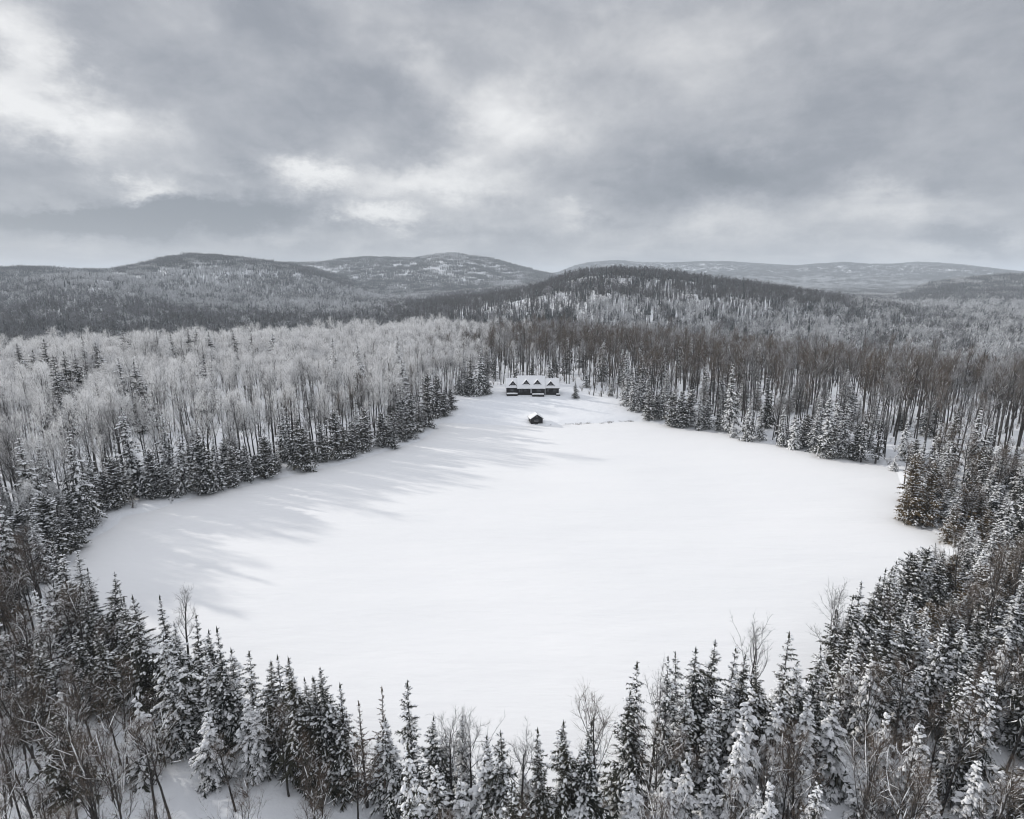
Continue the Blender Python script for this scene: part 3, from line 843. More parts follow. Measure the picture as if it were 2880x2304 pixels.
HAND_BASE = [  # foot pixel, top y, look
    (387, 1398, 1148, 'm', 1.25), (481, 1398, 1308, 'c', 1.2), (520, 1385, 1205, 'm', 1.1), (581, 1388, 1234, 'c', 1.1), (658, 1372, 1262, 'c', 1.2), (862, 1325, 1208, 'c', 1.1), (828, 1318, 1140, 'd', 1.0), (805, 1300, 1135, 'm', 1.0),
    (990, 1285, 1190, 'c', 1.1), (1030, 1270, 1150, 'c', 1.1), (1070, 1258, 1165, 'c', 1.1), (1110, 1262, 1175, 'c', 1.1), (1162, 1232, 1108, 'c', 1.1), (1202, 1200, 1054, 'c', 1.1), (1230, 1174, 1054, 'c', 1.0), (1249, 1170, 1108, 'c', 1.1), (1268, 1152, 1095, 'c', 1.1),
    (300, 1440, 1330, 'c', 1.1), (260, 1470, 1350, 'm', 1.0), (215, 1510, 1380, 'c', 1.2), (330, 1430, 1290, 'c', 1.0), (440, 1402, 1270, 'c', 1.0), (700, 1352, 1250, 'c', 1.1), (750, 1340, 1230, 'c', 1.1), (910, 1300, 1195, 'c', 1.1), (950, 1290, 1160, 'c', 1.0),
    # clump left of the lodge
    (1293, 1110, 1046, 'm', 1.3), (1325, 1104, 996, 'd', 1.0), (1347, 1112, 977, 'm', 1.15), (1360, 1108, 1005, 'd', 1.1), (1318, 1112, 1052, 'c', 1.3), (1372, 1108, 1057, 'm', 1.2), (1310, 1098, 1035, 'd', 1.1),
    # right shore
    (1617, 1121, 1071, 'd', 1.0), (1777, 1157, 1034, 'm', .9), (1795, 1159, 1050, 'm', .9), (1822, 1181, 1094, 'c', 1.1), (1861, 1178, 1080, 'm', 1.0), (1890, 1200, 1105, 'c', 1.1), (1912, 1204, 1100, 'c', 1.1), (1938, 1200, 1100, 'c', 1.0), (1962, 1208, 1105, 'm', 1.0),
    (1985, 1208, 1130, 'c', 1.0), (2051, 1218, 1027, 'm', 1.0), (2020, 1210, 1150, 'c', 1.0), (2060, 1232, 1180, 'h', 1.0), (2101, 1240, 1114, 'm', 1.0), (2138, 1240, 1140, 'm', 1.0), (2195, 1256, 1134, 'm', .9), (2232, 1264, 1168, 'h', 1.2), (2318, 1286, 1101, 'm', 1.1), (2288, 1272, 1150, 'm', 1.0),
    (2365, 1290, 1121, 'm', 1.0), (2400, 1294, 1190, 'c', 1.0), (2462, 1306, 1158, 't', 1.3), (2420, 1302, 1160, 't', 1.3), (2539, 1294, 1181, 'h', 1.0), (2512, 1326, 1281, 'h', 1.0), (2585, 1340, 1240, 'm', 1.0), (2255, 1262, 1170, 'c', 1.1), (2340, 1290, 1190, 'c', 1.0), (1845, 1180, 1110, 'c', 1.0)]
for px, py, ty, lk, wf in HAND_BASE:
    q = hit_ground(px, py)
    depth = q[1] * CP + (CAM_H - q[2]) * SP
    # solve the height that puts the top on the noted row
    lo, hi = 2, 40
    for _ in range(30):
        mid_h = (lo + hi) / 2
        if project(q[0], q[1], q[2] + mid_h)[1] > ty: lo = mid_h
        else: hi = mid_h
    keys, kind, look = KEYS[lk]
    put_tree(q[0], q[1], lo, keys[rng.integers(len(keys))], kind, look, hand=True, sx=wf)
# the bronzed cedars on the right-hand point
for px, py, ty in ((2556, 1478, 1285), (2545, 1462, 1330), (2600, 1480, 1300), (2665, 1530, 1420)):
    q = hit_ground(px, py); lo, hi = 2, 40
    for _ in range(30):
        mh = (lo + hi) / 2
        if project(q[0], q[1], q[2] + mh)[1] > ty: lo = mh
        else: hi = mh
    put_tree(q[0], q[1], lo, 'cedar_brown_%d' % (px % 2), 'cedar', 'bronzed', hand=True, sx=0.95)

LODGE = hit_ground(1496, 1112)
HUT = hit_ground(1510, 1193)

def scatter():
    cell = 3.3
    xs = np.arange(-520, 520, cell); ys = np.arange(24, 640, cell)
    X, Y = np.meshgrid(xs, ys)
    X = X + rng.uniform(-.48, .48, X.shape) * cell; Y = Y + rng.uniform(-.48, .48, Y.shape) * cell
    P = np.stack([X.ravel(), Y.ravel()], 1)
    r = np.hypot(P[:, 0], P[:, 1]); az = np.arctan2(P[:, 0], P[:, 1])
    edge = np.interp(az, EDGE_AZ, EDGE_R)
    P = P[(np.abs(az) < math.radians(54)) & (r < edge + 120) & (r > 30)]
    d = poly_dist(P, LAKE); dl = poly_dist(P, LAWN)
    ok = (d > 0.8) & (dl > 0.6) & ~((np.abs(P[:, 0] - LODGE[0]) < 17) & (P[:, 1] > LODGE[1] - 5) & (P[:, 1] < LODGE[1] + 14))
    P, d = P[ok], d[ok]
    # not on top of a hand-placed tree
    hx = np.array([(t['x'], t['y']) for t in TREES])
    keep = np.ones(len(P), dtype=bool)
    for (x, y) in hx: 
        rr = math.hypot(x, y); tx, ty = x / rr, y / rr          # and nothing right in front of it
        al = (P[:, 0] - x) * tx + (P[:, 1] - y) * ty; ac = np.abs((P[:, 0] - x) * ty - (P[:, 1] - y) * tx)
        keep &= ((P[:, 0] - x) ** 2 + (P[:, 1] - y) ** 2 > 1.7 ** 2)
        if y > 130: keep &= ~((al < 0) & (al > -16) & (ac < 2.4))
    P, d = P[keep], d[keep]
    x, y = P[:, 0], P[:, 1]; n = len(P)
    r = np.hypot(x, y)
    cl = fbm(x / 16, y / 16, 51, 3); cl2 = fbm(x / 45, y / 45, 61, 3)
    u = rng.random(n); v = rng.random(n); hgt = rng.normal(0, 1, n)
    for i in range(n):
        xi, yi, di = x[i], y[i], d[i]
        left = xi < -12 and yi > 92
        far_right = xi > 12 and yi > 150
        near_right = xi > 45 and yi <= 150
        front = not (left or far_right or near_right) and yi < 110
        drop = 0.0
        if left:
            if di < 10: pc, ps, drop = 0.46, 0.26, (.04 if cl[i] > .47 else .34)
            elif di < 22: pc, ps, drop = 0.08, 0.12 + 0.42 * (cl[i] > .52), 0.34
            else: pc, ps = 0.0, 0.012 + 0.10 * (cl[i] > .66); drop = 0.83 if r[i] < 225 else (0.74 if r[i] < 260 else 0.58)
            if xi < -95 and yi < 128: pc, ps, drop = 0.16, 0.42, 0.10
        elif far_right:
            if di < 12: pc, ps, drop = 0.26 * (cl[i] > .5), 0.44 * (cl[i] > .46), 0.32
            elif di < 60: pc, ps, drop = 0.02, 0.06 + 0.26 * (cl[i] > .58), 0.72
            else: pc, ps, drop = 0.0, 0.015 + 0.10 * (cl[i] > .66), 0.66
            if yi < 185 and xi > 105 and di > 12: ps = 0.02; drop = 0.80
        elif near_right:
            pc, ps, drop = 0.28, 0.36, 0.10
        elif front:
            if di < 9: pc, ps, drop = 0.0, 0.45, 0.30
            else:
                pc, ps, drop = 0.0, (0.20 if xi < -12 else 0.28), 0.24
                if xi < -38: ps, drop = 0.14, 0.18
                if -34 < xi < 14: drop = 0.42
            if xi < -50 and yi > 64: pc, ps, drop = 0.10, 0.48, 0.06
        else:                        # behind the lodge
            pc, ps, drop = 0.0, 0.03 + 0.06 * (cl[i] > .64), 0.66
        low = (front or near_right) and di < 13 and xi > -56
        if v[i] < drop: continue
        if u[i] < pc:
            br = near_right and rng.random() < .6
            put_tree(xi, yi, max(3.0, 7.4 + 2.7 * hgt[i]), 'cedar_brown_%d' % rng.integers(2) if br else CEDAR[rng.integers(4)], 'cedar', 'bronzed' if br else 'snowy', sx=rng.uniform(.9, 1.3))
        elif u[i] < pc + ps:
            heavy = front and xi > 0
            lk = 'h' if (heavy and rng.random() < .6) else ('m' if rng.random() < (.75 if (far_right or near_right) else .5) else 'd')
            keys, kind, look = KEYS[lk]
            hh = {'h': 7.5 + 2.4 * hgt[i], 'm': 12.5 + 3.2 * hgt[i], 'd': 13 + 3.2 * hgt[i]}[lk]
            if left and xi < -85 and yi < 135: hh += 3
            if low: hh *= .72
            put_tree(xi, yi, max(4, hh), keys[rng.integers(4)], kind, look, sx=rng.uniform(.85, 1.2))
        else:
            if low and rng.random() < .65: continue
            if left:
                fz = 0.84 + 0.6 * (cl2[i] - .5)
                fz += .10; fz -= 0.62 * (1 - float(smooth(r[i], 165, 270)))
                fz *= 1 - .85 * float(smooth(xi, -60, 5))
                keys, look = (BF, 'frosted') if rng.random() < fz else ((BB, 'brown') if rng.random() < .6 * float(smooth(xi, -90, 0)) else (BG, 'grey'))
            elif far_right:
                keys, look = (BB, 'brown') if rng.random() < 0.66 + 1.6 * (cl2[i] - .5) else (BG, 'grey')
            elif near_right: keys, look = (BB, 'brown') if rng.random() < .6 else (BS, 'laden')
            elif front: keys, look = (BS, 'laden')
            else:
                keys, look = (BG, 'grey') if rng.random() < .45 else ((BF, 'frosted') if rng.random() < .12 else (BB, 'brown'))
            base = 11 if front else (12.5 if near_right else (22.0 - 5.5 * float(smooth(r[i], 235, 330)) if far_right else (18.5 - 4.5 * float(smooth(r[i], 215, 290)) if left else 19.0 - 4.0 * float(smooth(r[i], 290, 370)))))
            if di < 10: base = min(base, 13.0)
            if low: base *= .8
            put_tree(xi, yi, max(5, base * (1 + 0.18 * hgt[i])), keys[rng.integers(4)], 'bare', look, sx=rng.uniform(.85, 1.15))
scatter()
TX = np.array([(t['x'], t['y']) for t in TREES])
TZ = np.maximum(height(TX), 0) - 0.15
for t, z in zip(TREES, TZ): t['z'] = float(z)

# ------------------------------------------------------------------ which trees show largest: a coarse front-to-back picture
def visible_pixels():
    BW, BH = 720, 576; s = BW / RES_W
    buf = np.zeros((BH, BW), dtype=bool)
    noise = rng.random((BH, BW))
    order = np.argsort(TX[:, 1])
    vis = np.zeros(len(TREES))
    for i in order:
        t = TREES[i]
        x0, y0, dp = project(t['x'], t['y'], t['z']); x1, y1, _ = project(t['x'], t['y'], t['z'] + t['h'])
        if dp < 5: continue
        wpx = {'spruce': 2.2, 'cedar': 2.3, 'bare': 3.2, 'larch': 1.8}[t['kind']] * t['sx'] * FPX / dp * s
        ya, yb = int(max(0, y1 * s)), int(min(BH, y0 * s + 1))
        xc = (x0 + x1) / 2 * s
        xa, xb = int(max(0, xc - wpx)), int(min(BW, xc + wpx + 1))
        if ya >= yb or xa >= xb: continue
        yy = (np.arange(ya, yb) + .5 - y1 * s) / max(1e-3, (y0 - y1) * s)
        xx = np.abs(np.arange(xa, xb) + .5 - xc) / max(wpx, .6)
        if t['kind'] == 'bare':
            mk = (xx[None] < np.where(yy < .62, 0.9, 0.10)[:, None]) & (noise[ya:yb, xa:xb] < .5)
        else:
            mk = xx[None] < np.clip(yy * (1.1 if t['kind'] == 'spruce' else 2.0), 0.08, 1)[:, None]
        sub = buf[ya:yb, xa:xb]
        vis[i] = (mk & ~sub).sum()
        sub |= mk
    return vis
VIS = visible_pixels()
chosen = set()
for kind, most in (('spruce', 300), ('cedar', 200), ('bare', 300), ('larch', 10)):
    ids = [i for i, t in enumerate(TREES) if t['kind'] == kind and VIS[i] >= 6]
    ids.sort(key=lambda i: -VIS[i])
    chosen |= set(ids[:most])

# ------------------------------------------------------------------ labels that single each tree out
ORD = ['', 'first', 'second', 'third', 'fourth', 'fifth', 'sixth', 'seventh', 'eighth', 'ninth', 'tenth', 'eleventh', 'twelfth', 'thirteenth', 'fourteenth', 'fifteenth', 'sixteenth', 'seventeenth',
       'eighteenth', 'nineteenth', 'twentieth']
def ordinal(n): return ORD[n] if n <= 20 else '%d%s' % (n, 'th' if 10 < n % 100 < 14 else {1: 'st', 2: 'nd', 3: 'rd'}.get(n % 10, 'th'))
def place_of(t):
    x, y = t['x'], t['y']; px, py, _ = project(x, y, t['z'] + t['h'] * .6)
    d = float(poly_dist(np.array([[x, y]]), LAKE)[0])
    if y > 215 and -30 < x < 35 and y < 300 and x < LODGE[0] - 11: return 'in the clump left of the lodge'
    if y > LODGE[1] and abs(x - LODGE[0]) < 45: return 'behind the lodge'
    if x < -12 and y > 92:
        if d < 12: return 'on the left shore near the clearing' if y > 185 else ('halfway along the left shore' if y > 140 else 'at the near end of the left shore')
        return 'in the frosted woods far left' if y > 230 else ('in the left woods behind the shore' if y > 150 else 'at the left edge of the picture')
    if x > 12 and y > 150:
        if d < 14: return 'on the right shore near the clearing' if x < 55 else ('halfway along the far right shore' if x < 90 else 'at the far right corner of the lake')
        return 'in the brown woods right of the lodge' if x < 90 else 'in the tall woods at far right'
    if x > 45:
        return 'beside the bronze cedars at right' if y > 112 else ('on the near right shore' if d < 14 else 'in the thicket at the right edge')
    if x < -40: return 'on the near left shore' if d < 10 else 'in the bottom left corner'
    if x < -14: return 'along the bottom edge left of centre' if d > 8 else 'on the near shore left of centre'
    if x < 14: return 'at the bottom centre edge' if d > 6 else 'on the near shore at bottom centre'
    return 'at the bottom right' if d > 8 else 'on the near shore right of centre'
LOOK = {('spruce', 'dark'): 'dark spruce', ('spruce', 'snowy'): 'snowy spruce', ('spruce', 'heavy'): 'snow loaded spruce', ('spruce', 'thin'): 'ragged thin spruce', ('cedar', 'snowy'): 'snow dusted cedar',
        ('cedar', 'bronzed'): 'bronze brown cedar', ('bare', 'frosted'): 'frosted bare tree', ('bare', 'grey'): 'grey bare tree', ('bare', 'brown'): 'brown bare tree', ('bare', 'laden'): 'snow limbed bare tree', ('larch', 'thin'): 'thin bare larch'}
def size_of(t):
    lo, hi = {'spruce': (10.5, 14.5), 'cedar': (6.5, 9.5), 'bare': (11.5, 20.0), 'larch': (0, 99)}[t['kind']]
    return 'short ' if t['h'] < lo else ('tall ' if t['h'] > hi else '')
bins = {}
for i in chosen:
    t = TREES[i]; bins.setdefault((size_of(t) + LOOK[(t['kind'], t['look'])], place_of(t)), []).append(i)
LABEL = {}
for (look, place), ids in bins.items():
    ids.sort(key=lambda i: project(TREES[i]['x'], TREES[i]['y'], TREES[i]['z'] + TREES[i]['h'])[0])
    for k, i in enumerate(ids):
        LABEL[i] = '%s %s' % (look, place) if len(ids) == 1 else '%s, %s such from left %s' % (look, ordinal(k + 1), place)
GROUP = {'spruce': 'spruces around the lake', 'cedar': 'cedars along the shores', 'bare': 'leafless trees of the woods', 'larch': 'leafless larches'}
NAME = {'spruce': 'spruce_tree', 'cedar': 'cedar_tree', 'bare': 'bare_tree', 'larch': 'larch_tree'}
CAT = {'spruce': 'spruce', 'cedar': 'cedar', 'bare': 'bare tree', 'larch': 'larch'}
MODEL = {}
def model_parts(key): return PROTO[key]['parts']
for i in sorted(chosen):
    t = TREES[i]
    root = bpy.data.objects.new(NAME[t['kind']], None)
    root.empty_display_size = 0.5
    COL.objects.link(root)
    root.location = (t['x'], t['y'], t['z'])
    sc = t['h'] / PROTO[t['key']]['H']
    sxy = sc ** 0.6 * t['sx']
    root.rotation_euler = (t['tilt'][0], t['tilt'][1], t['rot']); root.scale = (sxy, sxy, sc)
    tag(root, LABEL[i], CAT[t['kind']], GROUP[t['kind']])
    for nm, me in model_parts(t['key']):
        src = MODEL.get((t['key'], nm))
        if src is None:
            o = bpy.data.objects.new(nm, me); MODEL[(t['key'], nm)] = o
        else: o = src.copy()
        COL.objects.link(o); o.parent = root
        if nm == 'snow': o['kind'] = 'stuff'

# ------------------------------------------------------------------ the rest of the woods, scattered as masses
def instancer(name, pts, scl, rot, key_of, label, cat):
    """one object whose vertices each carry one tree"""
    keys = sorted(set(key_of)); ix = {k: i for i, k in enumerate(keys)}
    src = bpy.data.collections.new(name + '_models')
    for i, k in enumerate(keys):
        src.objects.link(bpy.data.objects.new('%s_model_%03d' % (name, i), PROTO[k]['joined']))
    n = len(pts)
    me = bpy.data.meshes.new(name)
    me.vertices.add(n); me.vertices.foreach_set('co', np.asarray(pts, dtype=np.float32).ravel())
    a = me.attributes.new('scl', 'FLOAT_VECTOR', 'POINT'); a.data.foreach_set('vector', np.asarray(scl, dtype=np.float32).ravel())
    a = me.attributes.new('rot', 'FLOAT_VECTOR', 'POINT'); a.data.foreach_set('vector', np.asarray(rot, dtype=np.float32).ravel())
    a = me.attributes.new('idx', 'INT', 'POINT'); a.data.foreach_set('value', np.array([ix[k] for k in key_of], dtype=np.int32))
    me.update()
    o = link(name, me)
    ng = bpy.data.node_groups.new(name + '_scatter', 'GeometryNodeTree')
    ng.interface.new_socket('Geometry', in_out='INPUT', socket_type='NodeSocketGeometry')
    ng.interface.new_socket('Geometry', in_out='OUTPUT', socket_type='NodeSocketGeometry')
    gi = ng.nodes.new('NodeGroupInput'); go = ng.nodes.new('NodeGroupOutput')
    iop = ng.nodes.new('GeometryNodeInstanceOnPoints')
    ci = ng.nodes.new('GeometryNodeCollectionInfo'); ci.inputs['Collection'].default_value = src
    ci.inputs['Separate Children'].default_value = True; ci.inputs['Reset Children'].default_value = True
    def na(nm, ty):
        q = ng.nodes.new('GeometryNodeInputNamedAttribute'); q.data_type = ty; q.inputs['Name'].default_value = nm
        return [s for s in q.outputs if s.enabled and s.name == 'Attribute'][0]
    L = ng.links.new
    L(gi.outputs[0], iop.inputs['Points']); L(ci.outputs[0], iop.inputs['Instance'])
    iop.inputs['Pick Instance'].default_value = True
    L(na('idx', 'INT'), iop.inputs['Instance Index']); L(na('scl', 'FLOAT_VECTOR'), iop.inputs['Scale'])
    e2r = ng.nodes.new('FunctionNodeEulerToRotation'); L(na('rot', 'FLOAT_VECTOR'), e2r.inputs[0]); L(e2r.outputs[0], iop.inputs['Rotation'])
    L(iop.outputs[0], go.inputs[0])
    md = o.modifiers.new('scatter', 'NODES'); md.node_group = ng
    tag(o, label, cat, kind='stuff')
    return o

def mass(name, sel, label, cat):
    ids = [i for i, t in enumerate(TREES) if i not in chosen and sel(t)]
    if not ids: return
    pts, scl, rot, ks = [], [], [], []
    for i in ids:
        t = TREES[i]; sc = t['h'] / PROTO[t['key']]['H']; sxy = sc ** .6 * t['sx']
        pts.append((t['x'], t['y'], t['z'])); scl.append((sxy, sxy, sc)); rot.append((t['tilt'][0], t['tilt'][1], t['rot'])); ks.append(t['key'])
    instancer(name, pts, scl, rot, ks, label, cat)
mass('bare_woods', lambda t: t['kind'] in ('bare', 'larch'), 'mass of leafless frosted and brown trees around the lake', 'woods')
mass('evergreen_woods', lambda t: t['kind'] in ('spruce', 'cedar'), 'mass of snowy evergreens further back in the woods', 'woods')

def undergrowth():
    cell = 3.4
    xs = np.arange(-330, 330, cell); ys = np.arange(28, 380, cell)
    X, Y = np.meshgrid(xs, ys)
    P = np.stack([(X + rng.uniform(-.5, .5, X.shape) * cell).ravel(), (Y + rng.uniform(-.5, .5, X.shape) * cell).ravel()], 1)
    az = np.arctan2(P[:, 0], P[:, 1]); r = np.hypot(P[:, 0], P[:, 1])
    P = P[(np.abs(az) < math.radians(50)) & (r < 330)]
    d = poly_dist(P, LAKE); dl = poly_dist(P, LAWN)
    cl = fbm(P[:, 0] / 14, P[:, 1] / 14, 81, 3)
    ok = (d > 0.5) & (dl > 0.5) & (rng.random(len(P)) < np.where(cl > .5, .62, .18)) & ~((np.abs(P[:, 0] - LODGE[0]) < 15) & (np.abs(P[:, 1] - LODGE[1] - 4) < 9))
    P = P[ok]; z = np.maximum(height(P), 0) - .05
    n = len(P); s = rng.uniform(.45, 1.25, n)
    fr = (P[:, 0] < 0) & (P[:, 1] > 90)
    ks = [(SHF if (f and rng.random() < .75) else SHB)[rng.integers(3)] for f in fr]
    instancer('undergrowth', np.column_stack([P, z]), np.column_stack([s, s, s]), np.column_stack([np.zeros(n), np.zeros(n), rng.uniform(0, 6.28, n)]), ks, 'twiggy undergrowth between the trees', 'undergrowth')
undergrowth()

def far_woods():
    # nearer hills, out to about 2.2 km
    def field(rmin, rmax, cell, azmax):
        k = int(rmax / cell) + 1
        X, Y = np.meshgrid(np.arange(-k, k) * cell, np.arange(0, k) * cell)
        P = np.stack([(X + rng.uniform(-.45, .45, X.shape) * cell).ravel(), (Y + rng.uniform(-.45, .45, X.shape) * cell).ravel()], 1)
        az = np.arctan2(P[:, 0], P[:, 1]); r = np.hypot(P[:, 0], P[:, 1])
        edge = np.interp(az, EDGE_AZ, EDGE_R)
        return P[(np.abs(az) < azmax) & (r > np.maximum(rmin, np.where(rmin < 600, edge + 115, rmin))) & (r < rmax)]
    def pick(P, z, S, left_dark):
        x, y = P[:, 0], P[:, 1]; az = np.degrees(np.arctan2(x, y)); r = np.hypot(x, y)
        n1 = fbm(x / 190, y / 190, 91, 4); n2 = fbm(x / 420, y / 420, 95, 3); u = rng.random(len(P))
        out = []
        spot = np.zeros(len(P)); el = np.degrees(np.arctan2(z - CAM_H, r))
        for (px, py, rad, er) in ((625, 762, 2.2, .5), (1255, 722, 2.4, .6), (290, 785, 4.5, .6), (1420, 800, 2.2, .6), (1100, 830, 4, .5), (2250, 800, 7, .5)):   # frosted stands; some put sunlit patches of the slopes into tree colour
            a, e = az_el(px, py); spot += 1.1 * np.exp(-((az - math.degrees(a)) / rad) ** 2 - ((el - math.degrees(e)) / er) ** 2)
        for i in range(len(P)):
            on_mid = 850 < r[i] < 1500 and -12 < az[i] < 38
            conif = 0.14 + 1.8 * max(0, n1[i] - .54)
            frost = 0.06 + 3.0 * max(0, n2[i] - .53) + spot[i]
            dark = 0.45
            if not on_mid and az[i] < -8 and 1300 < r[i] < 2200: frost += .22; dark = .2
            if az[i] < 0 and 2200 < r[i] < 3350: dark = .85; frost *= .6
            if on_mid:
                top = z[i] > 34
                conif, frost, dark = (0.25, 0.0, .95) if top else (0.02, 0.05, .75)  # the darker woods also carry the cloud shade lying on this hill
                if not top and z[i] > 0 and az[i] < 24 and rng.random() < (.75 if z[i] < 18 else .40): out.append(FAR['open'][rng.integers(3)]); continue
                if az[i] > 18 and z[i] < 14: conif, frost, dark = 0.50, 0.30, .2
            elif r[i] < 1000 and az[i] < 6: conif, frost, dark = 0.62, 0.06, .5
            elif r[i] < 860 and az[i] >= 2: conif, frost, dark = 0.16, 0.58, .3
            elif az[i] > 24 and r[i] < 2000: conif, frost, dark = 0.30, 0.62, .1
            if u[i] < conif: k = 'conif'
            elif u[i] < conif + frost: k = 'frost'
            else: k = 'dark' if rng.random() < dark else 'grey'
            out.append(S[k][rng.integers(3)])
        return out
    P = field(300, 2200, 13.5, math.radians(50)); z = height(P)
    thin = rng.random(len(P)) < np.where(np.hypot(P[:, 0], P[:, 1]) > 760, .86, .95)
    P, z = P[thin], z[thin]
    n = len(P); s = rng.uniform(.85, 1.15, n)
    instancer('hillside_woods', np.column_stack([P, z]), np.column_stack([s, s, s * rng.uniform(.85, 1.2, n)]), np.column_stack([np.zeros(n), np.zeros(n), rng.uniform(0, 6.28, n)]), pick(P, z, FAR, True),
              'snowy mixed woods covering the middle hill and valley', 'woods')
    P = field(2190, 9500, 36, math.radians(48)); z = height(P)
    r = np.hypot(P[:, 0], P[:, 1]); az = np.degrees(np.arctan2(P[:, 0], P[:, 1]))
    den = .985 - .05 * (r > 5500)
    k = rng.random(len(P)) < den
    P, z = P[k], z[k]; n = len(P); s = rng.uniform(.85, 1.15, n)
    instancer('mountain_woods', np.column_stack([P, z]), np.column_stack([s, s, s * rng.uniform(.85, 1.2, n)]), np.column_stack([np.zeros(n), np.zeros(n), rng.uniform(0, 6.28, n)]), pick(P, z, FAR2, True),
              'grey winter woods on the distant mountains', 'woods')
far_woods()

# ------------------------------------------------------------------ the lodge
def solid(name, verts, faces, mat, parent, loc=(0, 0, 0), smooth_=False):
    me = bpy.data.meshes.new(name); me.from_pydata([tuple(v) for v in verts], [], [tuple(f) for f in faces]); me.materials.append(mat)
    if smooth_:
        for p in me.polygons: p.use_smooth = True
    me.update()
    return link(name, me, parent, loc)

def box(x0, x1, y0, y1, z0, z1):
    V = [(x0, y0, z0), (x1, y0, z0), (x1, y1, z0), (x0, y1, z0), (x0, y0, z1), (x1, y0, z1), (x1, y1, z1), (x0, y1, z1)]
    F = [(3, 2, 1, 0), (4, 5, 6, 7), (0, 1, 5, 4), (1, 2, 6, 5), (2, 3, 7, 6), (3, 0, 4, 7)]
    return V, F
def boxes(lst):
    V, F = [], []
    for b in lst:
        v, f = box(*b); F += [tuple(i + len(V) for i in q) for q in f]; V += v
    return V, F

def house_body(x0, x1, y0, y1, ze, zr):
    """walls with gable ends at x0 and x1, ridge along x"""
    ym = (y0 + y1) / 2
    V = [(x0, y0, -1.5), (x1, y0, -1.5), (x1, y1, -1.5), (x0, y1, -1.5), (x0, y0, ze), (x1, y0, ze), (x1, y1, ze), (x0, y1, ze), (x0, ym, zr), (x1, ym, zr)]
    F = [(0, 1, 5, 4), (2, 3, 7, 6), (1, 2, 6, 9, 5), (3, 0, 4, 8, 7), (4, 5, 9, 8), (6, 7, 8, 9)]
    return V, F

def roof_slab(x0, x1, y0, y1, ze, zr, t, over, drop=0.0, lift=0.0, jitter=0.0, nx=14, ny=6, seed=0):
    """a pitched slab with thickness, ridge along x; JITTER gives snow an uneven top"""
    g = np.random.default_rng(seed)
    ym = (y0 + y1) / 2; sl = (zr - ze) / (ym - y0)
    xa, xb, ya, yb = x0 - over, x1 + over, y0 - over, y1 + over
    xs = np.linspace(xa, xb, nx); ys = np.concatenate([np.linspace(ya, ym, ny), np.linspace(ym, yb, ny)[1:]])
    base = lambda y: zr - abs(y - ym) * sl + lift
    V, F = [], []
    m = len(ys)
    for i, x in enumerate(xs):
        for j, y in enumerate(ys):
            e = 0.55 if (j in (0, m - 1) or i in (0, nx - 1)) else 1.0
            V.append((x + g.normal(0, jitter * .3), y + g.normal(0, jitter * .3), base(y) + t * e + g.normal(0, jitter)))
    for i, x in enumerate(xs):
        for j, y in enumerate(ys): V.append((x, y, base(y)))
    o = nx * m
    for i in range(nx - 1):
        for j in range(m - 1):
            a = i * m + j
            F.append((a, a + m, a + m + 1, a + 1)); F.append((o + a + 1, o + a + m + 1, o + a + m, o + a))
    for i in range(nx - 1):
        for j in (0, m - 1):
            a = i * m + j; F.append((a, o + a, o + a + m, a + m) if j == 0 else (a + m, o + a + m, o + a, a))
    for j in range(m - 1):
        for i in (0, nx - 1):
            a = i * m + j; F.append((a + 1, o + a + 1, o + a, a) if i == 0 else (a, o + a, o + a + 1, a + 1))
    return V, F

